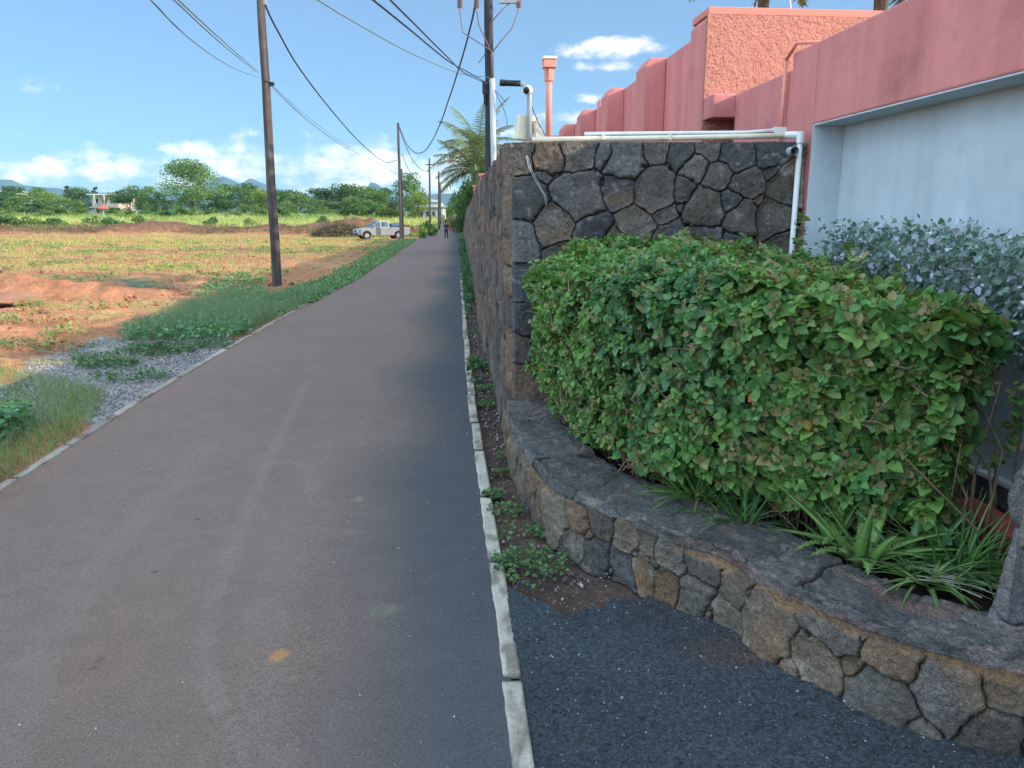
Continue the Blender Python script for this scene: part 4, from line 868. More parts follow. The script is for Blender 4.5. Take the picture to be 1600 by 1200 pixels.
p = region_pts(c, 2600); P3 = ground3(p); P3[:, 2] += rng.uniform(.05, .3, len(p)) * fbm(p[:, 0], p[:, 1], 0, 841); parts.append(tris(*leaves_at(P3, .06, .5, (.12, .24, .10)), LEAF, LEAFF))
c = gpoly([(-200, 640), (20, 650), (110, 670), (130, 695), (60, 722), (0, 757), (-200, 860)])
p = region_pts(c, 3000); p = patchy(p, 1.4, .42, 842); P3 = ground3(p); P3[:, 2] += rng.uniform(.02, .2, len(p)); parts.append(tris(*leaves_at(P3, .055, .6, (.08, .20, .08)), LEAF, LEAFF))
c = gpoly([(180, 530), (200, 512), (300, 500), (400, 500), (390, 525), (330, 535), (250, 535)]); p = region_pts(c, 1800); P3 = ground3(p); P3[:, 2] += rng.uniform(.02, .16, len(p)); parts.append(tris(*leaves_at(P3, .06, .6, (.11, .23, .10)), LEAF, LEAFF))
for (u, v, r_, n) in [(245, 550, .35, 240), (235, 545, .2, 160), (170, 570, .25, 170), (205, 590, .3, 120), (325, 540, .25, 120), (150, 560, .2, 60), (100, 545, .3, 60), (20, 540, .5, 160)]:
    q = G(u, v); a = rng.uniform(0, 6.283, n); rr = r_ * np.sqrt(rng.random(n)); p = np.stack([q[0] + np.cos(a) * rr * 1.4, q[1] + np.sin(a) * rr], 1); P3 = ground3(p); P3[:, 2] += rng.uniform(0, .07, n)
    parts.append(tris(*leaves_at(P3, .05, .6, (.075, .15, .055)), LEAF, LEAFF)); parts.append(tris(*blades(ground3(p), .12, .006, .8, (.08, .15, .05))))
for _ in range(150):
    y0 = 9 + 60 * rng.random() ** 1.3; x0 = float(xl(y0)) - 1.8 - (4 + y0 * .55) * rng.random(); n = rng.integers(14, 50); rr = rng.uniform(.1, .35) * (1 + y0 / 40)
    a = rng.uniform(0, 6.283, n); q_ = rr * np.sqrt(rng.random(n)); p = np.stack([x0 + np.cos(a) * q_ * 1.5, y0 + np.sin(a) * q_], 1); P3 = ground3(p); P3[:, 2] += rng.uniform(.02, .16, n)
    parts.append(tris(*leaves_at(P3, .06 * (1 + y0 / 50), .5, (.20, .28, .09)), LEAF, LEAFF)); parts.append(tris(*blades(ground3(p), .2, .008 * (1 + y0 / 30), .9, (.17, .25, .08))))
# strip beside the road far off
n = 15000; yy = 15 + 55 * rng.random(n) ** 1.3; wv = .8 + (yy - 15) * .012 + .5 * fbm(yy * .4, 0 * yy, 0, 843); xx = xl(yy) + .1 - wv * rng.random(n) ** 1.2 - .05
P3 = ground3(np.stack([xx, yy], 1)); hgt = .05 + .002 * (yy - 15); P3[:, 2] += rng.random(n) * hgt * (.4 + 1.2 * fbm(xx, yy * .6, 0, 844))
parts.append(tris(*leaves_at(P3, .065, .5, (.13, .235, .09)), LEAF, LEAFF))
tag(link('broadleaf_weeds', join_np('broadleaf_weeds', parts), M['leaf']), 'leafy green creeper and weeds covering the left verge', 'weeds', kind='stuff')

# cleared field: sparse yellow-green grass, straw and cut stalks
parts = []; n = 70000
yy = 8.6 + 88 * rng.random(n) ** 1.9; span = 5 + yy * .62; xx = xl(yy) - .9 - (span) * rng.random(n) ** .9
st = fbm(xx * .18, yy * .55, 0, 75) * .6 + fbm(xx * 2.2, yy * 2.2, 0, 72) * .4
k_ = rng.random(n) < np.clip((st - .45) * 7, .02, 1) * np.where((yy < 20) & (xx > -7), .3, 1); xx, yy = xx[k_], yy[k_]
sc = np.clip(yy / 16, .8, 4.5); fr, loc, s, c = blades(ground3(np.stack([xx, yy], 1), -.01), .11, .008, 1.4, (.28, .36, .08), .3, (.44, .37, .15), .4)
s = s * np.stack([sc, sc ** .55, sc ** .5], 1); parts.append(tris(fr, loc, s, c))
n = 5200; yy = 8.6 + 55 * rng.random(n) ** 1.5; xx = xl(yy) - 1.2 - (4 + yy * .6) * rng.random(n)
k_ = fbm(xx * .5, yy * .9, 0, 853) > .47; xx, yy = xx[k_], yy[k_]; n = len(xx); a = rng.normal(0, .5, n); d = np.stack([np.cos(a), np.sin(a), rng.uniform(-.0, .12, n)], 1)
L_ = rng.uniform(.15, .7, n) * np.clip(yy / 14, .7, 2); fr = frames(d, np.tile((0, 0, 1.), (n, 1))); s = np.stack([.012 * np.clip(yy / 14, .6, 3), L_, L_ * .3], 1)
parts.append(tris(fr, ground3(np.stack([xx, yy], 1), .03), s, np.array((.45, .40, .22)) * rng.uniform(.5, 1.1, (n, 1))))
tag(link('field_grass', join_np('field_grass', parts), M['grass']), 'thin yellow green grass and cut straw strewn over the red soil field', 'grass', kind='stuff')
# clods
n = 9000; yy = 8.8 + 60 * rng.random(n) ** 1.8; xx = xl(yy) - 1.2 - (5 + yy * .6) * rng.random(n); k_ = (fbm(xx * .6, yy * .6, 0, 855) > .45) & ~((yy < 12.5) & (xx > -6.7))
tag(link('soil_clods', mesh_np('soil_clods', *rocks(np.stack([xx[k_], yy[k_]], 1), .012, .075, [(.30, .12, .06), (.22, .085, .05), (.34, .15, .08)], 0)), M['rock']), 'red earth clods lying about the cleared field', 'clods', kind='stuff')
# long palm leaves dumped on the soil
def frond(parts, base, dirv, L_, droop, col, nl=34, ll=.5, lw=.03, hang=.5, keel=0):
    b = np.array(base, float); d = np.array(dirv, float); d /= np.linalg.norm(d); p = b.copy(); pts = []; seg = 14; e = d.copy()
    for i in range(seg + 1):
        pts.append(p.copy()); p = p + e * L_ / seg; e = e + np.array((0, 0, -droop / seg)); e /= np.linalg.norm(e)
    pts = np.array(pts); t = np.linspace(.12, 1, nl); ii = t * seg; i0 = np.minimum(ii.astype(int), seg - 1); pos = pts[i0] + (pts[i0 + 1] - pts[i0]) * (ii - i0)[:, None]
    tan = pts[i0 + 1] - pts[i0]; tan /= np.linalg.norm(tan, axis=1, keepdims=True)
    for sgn in (-1, 1):
        sd_ = np.cross(tan, np.tile((0, 0, 1.), (nl, 1))); sd_ /= np.linalg.norm(sd_, axis=1, keepdims=True) + 1e-6
        dd = sd_ * sgn + tan * .7 + np.array((0, 0, -hang)) + rng.normal(0, .12, (nl, 3)); ln = ll * np.sin(np.clip(t, 0, 1) * 2.6 + .35) * rng.uniform(.8, 1.1, nl) + .05
        fr = frames(dd, np.cross(dd, tan)); s = np.stack([np.full(nl, lw), ln, ln * 1.0], 1); parts.append(tris(fr, pos, s, np.array(col) * rng.uniform(.7, 1.3, (nl, 1))))
    return pts
parts = []
for i in range(16):
    q = G(150 + rng.uniform(0, 65), 455 + rng.uniform(-12, 3)); frond(parts, q + np.array((0, 0, .1)), (rng.uniform(.4, 1), rng.uniform(-.5, .5), .15), 1.0, .5, (.16, .24, .15), 22, .25, .014, .2)
tag(link('cut_fronds', join_np('cut_fronds', parts), M['grass']), 'heap of cut blue green palm leaves lying on the red soil', 'leaf heap', kind='stuff')
# bent pale stalks left standing by the green mound
t_ = MB()
for (a, b, c_) in [((275, 448), (270, 432), (268, 428)), ((304, 446), (306, 436), (309, 426)), ((316, 445), (314, 438), (320, 430)), ((283, 448), (285, 440), (288, 446)), ((296, 452), (300, 440), (305, 445))]:
    q = G(*a); t_.tube([q, D(b[0], b[1], q[1]), D(c_[0], c_[1], q[1])], .011, 5)
tag(t_.build('cane_stalks', mat('dry_cane', (.42, .38, .22), rough=.8)), 'few bent pale cane stalks standing by the grass mound', 'stalks', kind='stuff')
# concrete slab half buried in the heap
q = G(18, 474)
q = q - np.array((0, 0, 0))
ss = empty('concrete_slab', (q[0], q[1], 0), 'broken concrete slab tipped over a dark hollow in the red soil heap', 'slab')
t_ = MB(); t_.add([(q[0] - 1.6, q[1] - .6, 0.10), (q[0] + .2, q[1] - .65, 0.07), (q[0] + .62, q[1] - .4, 0.00), (q[0] + .4, q[1] + .2, 0.15), (q[0] - 1.6, q[1] + .3, 0.19), (q[0] - 1.6, q[1] - .6, 0.14), (q[0] + .2, q[1] - .65, 0.11), (q[0] + .62, q[1] - .4, 0.04), (q[0] + .4, q[1] + .2, 0.19), (q[0] - 1.6, q[1] + .3, 0.23)],
       [(0, 1, 2, 3, 4), (9, 8, 7, 6, 5), (0, 5, 6, 1), (1, 6, 7, 2), (2, 7, 8, 3), (3, 8, 9, 4), (4, 9, 5, 0)]); t_.build('slab_sheet', M['slab'], ss, bev=.01)
t_ = MB()
for i in range(9): t_.box((q[0] + rng.uniform(-1.2, .5), q[1] - .4 + rng.uniform(-.3, .1), .05), (rng.uniform(.1, .3), rng.uniform(.1, .2), rng.uniform(.05, .12)), rz=rng.uniform(0, 3))
t_.build('broken_pieces', M['slab'], ss, bev=.015)

# tall yellow-green grass beyond the bank
parts = []; n = 60000; xx = -115 + 112 * rng.random(n); yy = 106 + 60 * rng.random(n) ** 1.2
xlim = np.interp(yy, WP[:, 1], WP[:, 0]); k_ = xx < xl(yy) - .5; xx, yy = xx[k_], yy[k_]
yel = fbm(xx * .05, yy * .05, 0, 861); c1 = np.array((.40, .42, .15)); c2 = np.array((.24, .32, .11)); mixc = sst((yel - .35) * 4)[:, None]
fr, loc, s, _ = blades(ground3(np.stack([xx, yy], 1), -.05), 1.25, .085, .35)
parts.append(tris(fr, loc, s, (c2 + (c1 - c2) * mixc) * rng.uniform(.75, 1.2, (len(xx), 1))))
n = 9000; yy = 84 + 20 * rng.random(n); xx = xl(yy) - .4 - 8.5 * rng.random(n); fr, loc, s, c = blades(ground3(np.stack([xx, yy], 1)), .35, .06, .6, (.20, .27, .06)); parts.append(tris(fr, loc, s, c))
tag(link('tall_grass', join_np('tall_grass', parts), M['grass']), 'tall sunlit yellow green grass beyond the bank of scraped earth', 'grass', kind='stuff')
# bank debris: roots and brush
parts = []; n = 6000; xx = -70 + 60 * rng.random(n); bc = 100 + 3 * np.sin(xx / 13) + (fbm(xx / 6, 0 * xx, 0, 61) - .5) * 8; yy = bc - 3 + 5 * rng.random(n)
d = unit(n); d[:, 2] = np.abs(d[:, 2]) * .7; fr = frames(d, unit(n)); P3 = ground3(np.stack([xx, yy], 1)); P3[:, 2] += np.clip(1.2 * np.exp(-((yy - bc) / 3) ** 2), 0, 2) * rng.random(n)
parts.append(tris(fr, P3, np.stack([np.full(n, .07), rng.uniform(.4, 1.1, n), np.full(n, .4)], 1), np.array([(.20, .13, .085), (.12, .06, .04), (.28, .19, .11), (.13, .17, .06)])[rng.integers(0, 4, n)]))
tag(link('root_debris', join_np('root_debris', parts), M['grass']), 'brown roots and stems tangled in the bank of scraped earth', 'debris', kind='stuff')
bp = G(523, 371)
parts = []; n = 5200; a = rng.uniform(-1, 1, n); b = rng.uniform(-1, 1, n); hh = 1.5 * np.clip(1 - a * a * .9 - b * b, 0, 1) * (.7 + .6 * fbm(a * 3, b * 3, 0, 870)); P3 = np.stack([bp[0] + a * 3.4, bp[1] + 4 + b * 2.2, -.4 + hh * rng.random(n) ** .4], 1)
P3 = P3[hh > .1]; n = len(P3); d = unit(n); d[:, 2] *= .5; fr = frames(d, unit(n))
parts.append(tris(fr, P3, np.stack([np.full(n, .055), rng.uniform(.5, 1.5, n), np.full(n, .5)], 1), np.array([(.16, .11, .085), (.10, .07, .055), (.24, .17, .12), (.12, .13, .06)])[rng.integers(0, 4, n)]))
tag(link('brush_pile', join_np('brush_pile', parts), M['grass']), 'heap of cleared brown brush left of the parked pickup', 'brush pile')

# ================================================================ TREES
def crown(seed, H, Wd, nb, nl, ls, col, h0=.25, colb=None, open_=0.):
    r = np.random.default_rng(seed); P = []; Nn = []; bl = []
    for i in range(nb):
        t = r.random(); a = r.uniform(0, 6.283); rad = math.sqrt(r.random()) * Wd * .5 * math.sin(math.pi * (.18 + .72 * t)) ; z = H * (h0 + (1 - h0) * (.12 + .78 * t)); R_ = Wd * r.uniform(.13, .24)
        bl.append((rad * math.cos(a), rad * math.sin(a), z, R_))
    tot = sum(b[3] ** 2 for b in bl)
    C = []
    for (x, y, z, R_) in bl:
        k = int(nl * R_ * R_ / tot); v = r.normal(size=(k, 3)); v /= np.linalg.norm(v, axis=1, keepdims=True); rr = R_ * (r.uniform(.55, 1.08, k)); v2 = v * np.array((1, 1, .72)) * rr[:, None]
        P.append(v2 + (x, y, z)); Nn.append(v + r.normal(0, .5, (k, 3))); cc_ = np.array(col) * r.uniform(.78, 1.25)
        if colb is not None and r.random() < .35: cc_ = np.array(colb) * r.uniform(.8, 1.2)
        C.append(cc_ * r.uniform(.7, 1.3, (k, 1)))
    P = np.vstack(P); Nn = np.vstack(Nn); C = np.vstack(C); P[:, 2] = np.minimum(P[:, 2], H); n = len(P)
    d = r.normal(size=(n, 3)); d[:, 2] -= .3; fr = frames(d, Nn)
    global rng
    V, F, C = tris(fr, P, ls * r.uniform(.6, 1.35, n), C, LEAF, LEAFF); return V, F, C, bl
def tree_proto(seed, H, Wd, nb, nl, ls, col, h0=.25, colb=None, tr=.16):
    V, F, C, bl = crown(seed, H, Wd, nb, nl, ls, col, h0, colb)
    cm = mesh_np('crown', V, F, C); cm.materials.append(M['farleaf'])
    t = MB(); r = random.Random(seed); p = [(0, 0, -.3)]; 
    for i in range(1, 5): p.append((r.uniform(-.1, .1) * H * .12, r.uniform(-.1, .1) * H * .12, H * .45 * i / 4))
    t.tube(p, [tr, tr * .85, tr * .7, tr * .6, tr * .45], 7)
    for (x, y, z, R_) in bl[:12]:
        k = r.randint(1, 4); b = Vector(p[k]); t.tube([b, b.lerp(Vector((x, y, z)), .5) + Vector((0, 0, -.08 * H)), (x, y, z)], [tr * .4, tr * .28, tr * .1], 5)
    tm = t.mesh('trunk'); tm.materials.append(M['bark']); return cm, tm
protos = {
 'dark': [tree_proto(11, 9, 9, 22, 3300, .36, (.050, .105, .035), .12), tree_proto(12, 9, 10, 26, 3300, .36, (.058, .115, .036), .10, (.08, .14, .04))],
 'mid': [tree_proto(21, 9, 9, 22, 3300, .34, (.085, .155, .04), .1, (.12, .19, .05)), tree_proto(22, 9, 8, 20, 3000, .34, (.075, .14, .045), .1, (.11, .17, .05))],
 'light': [tree_proto(31, 9, 8, 18, 2600, .34, (.15, .21, .05), .1)],
 'big': [tree_proto(41, 14, 13.5, 46, 8500, .30, (.10, .18, .05), .14, (.14, .22, .06), tr=.28)],
 'cone': [tree_proto(51, 10, 4, 14, 1600, .32, (.03, .07, .035), .08)],
 'bush': [tree_proto(61, 3, 4.2, 14, 1300, .26, (.10, .17, .04), 0, (.14, .21, .05), tr=.06), tree_proto(62, 3, 4, 14, 1300, .26, (.065, .13, .04), 0, tr=.06)],
}
SIZE = {'dark': (9, 9.3), 'mid': (9, 8.6), 'light': (9, 8), 'big': (14, 13.5), 'cone': (10, 4), 'bush': (3, 4.2)}
used = {}
def tree(kind, u, vtop, wpx, y, label, cat='tree', group='trees beyond the field', name=None, base=None):
    k = used.get(kind, 0); used[kind] = k + 1; cm, tm = protos[kind][k % len(protos[kind])]
    x = D(u, 341, y)[0]; zb = float(gz(x, y)) if base is None else base; zt = D(u, vtop, y)[2]; H, Wd = SIZE[kind]; w = wpx / 1208 * y
    nm = name or {'dark': 'broadleaf_tree', 'mid': 'broadleaf_tree', 'light': 'broadleaf_tree', 'big': 'spreading_tree', 'cone': 'conifer_tree', 'bush': 'bush'}[kind]
    o = empty(nm, (x, y, zb), label, cat, group, rz=random.uniform(0, 6.28) if kind != 'big' else .6); o.scale = (w / Wd, w / Wd, max(zt - zb, .5) / H)
    for part, me in (('crown', cm), ('trunk', tm)):
        c_ = bpy.data.objects.new(part, me); COL.objects.link(c_); c_.parent = o
    return o
TL = [('dark', 28, 291, 62, 205, 'dark tree behind the white building at the far left edge'), ('mid', 66, 293, 52, 200, 'round green tree second from the left edge of the photo'),
 ('cone', 108, 287, 18, 215, 'dark conifer rising just left of the round dark tree'), ('dark', 126, 292, 42, 190, 'round dark tree just left of the two storey house'), ('cone', 153, 289, 14, 240, 'slim dark conifer rising above the two storey house roof'),
 ('light', 84, 301, 40, 175, 'yellowish tree left of the round dark tree'), ('mid', 45, 306, 70, 170, 'low broad green tree in front of the far left trees'), ('mid', 105, 309, 60, 165, 'low broad green tree left of the red parasol'), ('dark', 8, 304, 60, 180, 'dark low tree below the white building at the left edge'),
 ('mid', 205, 289, 62, 180, 'bushy green tree right of the two storey house'), ('mid', 236, 291, 40, 172, 'lighter green tree touching the left side of the tallest tree'), ('dark', 190, 300, 40, 195, 'dark tree touching the house corner'), ('big', 304, 250, 100, 175, 'tallest tree of the field with open spreading crown and pale stems'),
 ('dark', 362, 289, 58, 200, 'dark tree right of the tallest tree'), ('dark', 392, 286, 46, 215, 'dark crown rising just left of the near utility pole'), ('cone', 399, 287, 12, 205, 'slim dark spire left of the near utility pole'), ('light', 412, 296, 50, 178, 'yellow green tree seen just left of the near utility pole'), ('dark', 345, 305, 50, 172, 'low dark tree under the right side of the tallest tree'),
 ('mid', 383, 318, 26, 165, 'small pointed bright tree in front of the dark trees'), ('dark', 452, 296, 60, 200, 'dark broad tree right of the near utility pole'), ('mid', 470, 303, 50, 180, 'green tree in the middle of the tree line'), ('dark', 500, 294, 66, 195, 'dark tree left of the highest middle crowns'), ('mid', 512, 312, 54, 170, 'low green tree in front of the middle crowns'),
 ('dark', 548, 287, 74, 195, 'dark broad crown at the highest part of the middle tree line'), ('mid', 580, 292, 60, 185, 'green crown behind the silver pickup'), ('dark', 604, 294, 50, 190, 'dark tree left of the pole pair'), ('mid', 560, 308, 60, 172, 'low olive tree behind the brush pile and pickup'), ('light', 603, 324, 46, 150, 'low yellow green tree behind the pickup roof'),
 ('mid', 640, 270, 46, 150, 'light leafy tree standing behind the pole pair'), ('light', 655, 300, 36, 145, 'thin yellow green tree right of the pole pair'), ('mid', 440, 315, 50, 168, 'low green tree right of the near pole, front row'), ('dark', 256, 310, 60, 190, 'dark tree behind the left side of the tallest tree'),
 ('dark', -60, 290, 110, 200, 'dark tree beyond the left edge'), ('mid', -140, 295, 90, 190, 'green tree further beyond the left edge'), ('dark', 420, 300, 60, 222, 'dark tree far behind the near utility pole'), ('dark', 530, 300, 60, 215, 'dark back row tree in the middle of the tree line'), ('dark', 320, 300, 80, 215, 'dark back row tree behind the tallest tree')]
for t in TL: tree(*t)
for i, u in enumerate(range(-30, 680, 26)):
    if 140 < u < 178: continue
    tree('bush', u + random.uniform(-6, 6), 324 + random.uniform(-3, 5), 34, 158 + random.uniform(-6, 8), 'low green bush in the belt along the foot of the tree line', 'bush', 'bushes at the foot of the tree line')
for i, (u, w_) in enumerate([(12, 60), (48, 46), (84, 40), (140, 44), (175, 40), (212, 46), (330, 26), (385, 24), (505, 22)]):
    tree('bush', u, 337 + (i * 7) % 5, w_, 108 + (i * 5) % 9, 'low green weedy bush in the grass just beyond the scraped bank', 'bush', 'bushes just beyond the bank')
for k_, (u, v, w_) in enumerate([(659, 348, 14), (668, 345, 16), (676, 350, 14)]):
    tree('bush', u, v, w_, 78 + k_ * 6, ['dark bush left of the crossarm pole', 'dark bush behind the crossarm pole', 'low bush right of the crossarm pole'][k_], 'bush', 'bushes around the far poles')
# right side, behind the wall
RT = [('dark', 746, 250, 60, 34, 'dark leafy shrub hanging over the wall beside the palm'), ('dark', 730, 270, 60, 46, 'dark shrub spilling over the wall below the palm fronds'), ('mid', 750, 236, 26, 38, 'bright green shrub at the foot of the palm crown'),
      ('dark', 721, 284, 50, 62, 'dark shrub over the far end of the stone wall'), ('dark', 715, 298, 46, 85, 'dark tree at the far right of the road'), ('mid', 708, 312, 34, 110, 'green tree closing the view beside the far road'), ('mid', 778, 240, 28, 42, 'green tree behind the dark utility pole'), ('dark', 696, 322, 30, 165, 'green tree at the very end of the road')]
for t in RT:
    o = tree(*t, group='trees right of the road'); 
    if t[4] < 90: o.location.x += .6
t = tree('light', 702, 338, 9, 96, 'orange red flowering bush beside the far road', 'bush', 'bushes around the far poles')
cm = protos['bush'][0][0].copy(); cm.materials[0] = mat('orange_flower', (.55, .12, .05), rough=.7); t.name = 'flowering_bush'
[c_ for c_ in t.children if c_.name.startswith('crown')][0].data = cm; t.scale = (.75, .75, .8); t.location = Vector(D(700, 341, 92)) ; t.location.z = -.3; t.location = Vector((D(704, 341, 118)[0], 118, float(gz(0, 118)))); t.scale = (.28, .28, .62)

# palms
def palm(name, x, y, zc, L_, nf, label, seed, col=(.09, .14, .05), zb=0., dirs=None):
    global rng
    keep, rng = rng, np.random.default_rng(seed)
    o = empty(name, (x, y, zb), label, 'palm'); t_ = MB(); t_.tube([(x + .15, y, zb - .2), (x + .1, y, zb + zc * .4), (x, y, zc - .1)], [.17, .13, .11], 9); t_.build('trunk', M['bark'], o)
    rb = MB(); parts = []
    for i in range(nf):
        a = i * 2.4 + rng.uniform(-.2, .2) ; e = 1.25 - 1.35 * (i / nf)
        if dirs: a, e = dirs[i % len(dirs)]; a += rng.uniform(-.15, .15); e += rng.uniform(-.1, .1)
        pts = frond(parts, (x, y, zc), (math.cos(a) * math.cos(e), math.sin(a) * math.cos(e), math.sin(e)), L_ * rng.uniform(.8, 1.1), 1.1, col, 44, L_ * .24, .035, .45)
        rb.tube(pts[::2], [.03 - .003 * j for j in range(len(pts[::2]))], 5)
    link('fronds', join_np('fronds', parts), M['farleaf'], o); rb.build('midribs', M['twig'], o); rng = keep
    return o
pc = D(742, 268, 38); palm('coconut_palm', pc[0], 38, pc[2], 2.5, 26, 'coconut palm leaning its fronds over the road behind the stone wall', 77, (.115, .16, .06), zb=-.05)
pc = D(744, 232, 41); palm('coconut_palm', pc[0] + .1, 41, pc[2], 2.8, 20, 'second palm crown, upright, behind the first palm and left of the dark pole', 78, (.12, .17, .06), zb=-.05)
palm('coconut_palm', 6.5, 14.5, 6.5, 2.3, 26, 'palm rising behind the roof parapet of the pink building', 79, (.09, .10, .06))
palm('coconut_palm', 5.2, 17.0, 6.95, 1.8, 18, 'thinner palm left of the one behind the pink parapet', 80, (.11, .13, .07))
t_ = MB(); t_.tube([D(1236, 14, 12), D(1233, -6, 12)], .008, 5); tag(t_.build('antenna', M['grey']), 'thin antenna wire sticking up from the pink parapet', 'antenna')

# ================================================================ POLES AND CABLES
def pole(base, top, r0, r1, m, label, name='utility_pole'):
    o = empty(name, base, label, 'utility pole', 'wooden utility poles'); t_ = MB(); b, t = Vector(base), Vector(top); t_.tube([b - Vector((0, 0, .3))] + [b.lerp(t, i / 6) + Vector((math.sin(i * 2.1) * .01, 0, 0)) for i in range(7)], [r0] + [r0 + (r1 - r0) * i / 6 for i in range(7)], 14)
    t_.build('shaft', m, o, smooth=True); return o
b1 = G(433, 447); d = ray(405, -45); t1 = Vector((D(405, -45, b1[1])))
P1 = pole(b1, t1, .118, .088, M['wood'], 'tall brown timber utility pole nearest the camera at the left verge')
def P1z(v, dx=0.): u = 433 + (v - 447) * (26 / 447.); q = D(u + dx, v, b1[1]); return Vector(q)
t_ = MB(); t_.box(P1z(4, 5), (.12, .1, .1)); t_.build('cable_bracket', M['grey'], P1)
t_ = MB(); t_.box(P1z(131, 9), (.12, .12, .07)); t_.tube([P1z(128, 0) + Vector((0, -.1, 0)), P1z(131, 14)], .02, 6); t_.build('wire_hook', M['black'], P1)
b3 = G(627, 374.5); b3[2] = gz(0, b3[1]); Y3 = b3[1]; P3p = pole(b3, D(622, 192, Y3), .16, .11, M['wood'], 'tall pole behind the silver pickup, the left one of the leaning pair')
b3b = G(630, 375); P3b = pole(b3b, D(627.5, 264, b3b[1]), .10, .08, M['darkwood'], 'shorter dark pole of the leaning pair behind the pickup')
b4 = G(672, 363); P4 = pole(b4, D(671, 247, b4[1]), .17, .12, M['wood'], 'far pole with a short crossarm beside the bushes')
t_ = MB(); t_.box(D(671, 257, b4[1] - .2), (1.1, .12, .14)); t_.build('crossarm', M['wood'], P4)
b5 = D(686, 357, 120); b5[2] = gz(0, 120); pole(b5, D(685.5, 268, b5[1]), .17, .12, M['darkwood'], 'very far dark pole just right of the crossarm pole')
b6 = D(688.5, 354, 138); b6[2] = gz(0, 138); pole(b6, D(688, 284, b6[1]), .14, .12, M['wood'], 'most distant short pole near the end of the road')
YR = 20.0; br = Vector((D(766, 300, YR)[0], YR, float(gz(0, YR)))); tr_ = Vector(D(763, -60, YR)); PR = pole(br, tr_, .125, .105, M['darkwood'], 'dark tarred pole behind the stone wall with a grey conduit on it')
def PRv(v, dx=0., dy=0.): return Vector(D(764.5 + dx, v, YR + dy))
t_ = MB(); t_.tube([Vector((PRv(285, 8, -.1).x, YR - .1, 0)), PRv(285, 7.5, -.1), PRv(123, 4.6, -.1)], .075, 12); t_.build('conduit', M['lgrey'], PR, smooth=True)
t_ = MB(); t_.tube([PRv(123, 4.6, -.1), PRv(82, 4.5, -.12)], .04, 8); t_.tube([PRv(82, 4.5, -.12), PRv(78, 1, -.14), PRv(50, -42, -.1), PRv(15, -46.5, -.1)], .014, 6)
t_.tube([PRv(84, 4, -.12), PRv(60, -7, -.14), PRv(40, -16, -.1), PRv(14, -20, -.1)], .016, 6); t_.tube([PRv(82, 4.5, -.12), PRv(62, 20, -.14), PRv(45, 35, -.1), PRv(18, 45, -.1)], .016, 6)
t_.tube([PRv(38, 0, -.15), PRv(20, 16, -.14), PRv(3, 33, -.1)], .016, 6); t_.build('riser_cables', mat('faded_red_cable', (.15, .10, .10), rough=.6), PR, smooth=True)
t_ = MB(); t_.box(PRv(-8, 5, 0), (2.3, .12, .14)); t_.build('crossarm', M['darkwood'], PR)
for dx in (-46, -20, 46):
    t_ = MB(); p0 = PRv(-4, dx, -.1); p1 = PRv(14, dx, -.1)
    for i in range(5):
        a = p0.lerp(p1, i / 5); b = p0.lerp(p1, (i + .6) / 5); t_.tube([a, b], [.075, .05], 10)
    t_.tube([p0, p1 - Vector((0, 0, .05))], .025, 8); t_.build('insulator', M['porcelain'], PR, smooth=False)
t_ = MB(); t_.box(PRv(3, 32, -.1), (.5, .1, .06)); t_.build('bracket', M['grey'], PR)
t_ = MB(); t_.box(PRv(137, -7, -.1), (.12, .1, .3)); t_.box(PRv(155, -7, -.1), (.06, .06, .25)); t_.build('tension_clamp', M['black'], PR)
# cables
def cable(name, pts, r, m, label, tw=False, group='overhead cables'):
    t_ = MB(); P, L_ = smooth_path([tuple(p) for p in pts], 60)
    if tw:
        P, L_ = smooth_path([tuple(p) for p in pts], 220)
        for ph in (0, 2.09, 4.19):
            Q = P.copy(); a = np.linspace(0, L_ * 9, len(P)) + ph; Q[:, 2] += np.cos(a) * r * .8; Q[:, 0] += np.sin(a) * r * .8; t_.tube(Q, r * .62, 5)
    else: t_.tube(P, r, 6)
    tag(t_.build(name, m, smooth=True), label, 'cable', group)
def thru(uv, ya, yb):
    """points at photo pixels uv whose distance runs evenly from ya to yb (1/y linear in image distance)"""
    n = len(uv); c = np.r_[0, np.cumsum([math.dist(a, b) for a, b in zip(uv[:-1], uv[1:])])]; c /= c[-1]
    return [D(u, v, 1 / ((1 - t) / ya + t / yb)) for (u, v), t in zip(uv, c)]
Y1 = b1[1]
cable('twisted_cable', thru([(412, 3), (432, 45), (470, 110), (520, 175), (560, 220), (590, 246), (606, 254), (620, 250)], Y1, Y3), .022, M['cable'], 'black twisted cable sagging from the near pole to the pole behind the pickup', True)
cable('twisted_cable', thru([(744, -6), (738, 30), (722, 90), (703, 150), (685, 200), (668, 231), (656, 239), (645, 236), (634, 222), (624, 198)], YR, Y3), .024, M['cable'], 'black twisted cable dropping in a deep curve from the dark pole', True)
cable('twisted_cable', thru([(624, 200), (634, 228), (647, 253), (660, 266), (671, 267)], Y3, b4[1]), .035, M['cable'], 'short black cable between the two far poles')
cable('service_wire', thru([(628, 240), (640, 268), (655, 290), (668, 300)], Y3, b4[1]), .03, M['cable'], 'thin lower wire falling right from the pole behind the pickup')
cable('service_wire', thru([(424, 132), (460, 165), (500, 198), (540, 226), (580, 247), (622, 273)], Y1, Y3), .008, M['thin'], 'upper of two grey wires sloping down right from the near pole')
cable('service_wire', thru([(424, 134), (460, 170), (500, 203), (540, 230), (580, 250), (622, 274)], Y1, Y3), .012, M['thin'], 'lower of two grey wires sloping down right from the near pole')
cable('service_wire', thru([(180, -70), (236, 0), (290, 55), (340, 92), (375, 111), (405, 121)], 5, Y1), .007, M['thin'], 'leftmost grey wire rising to the upper left from the near pole')
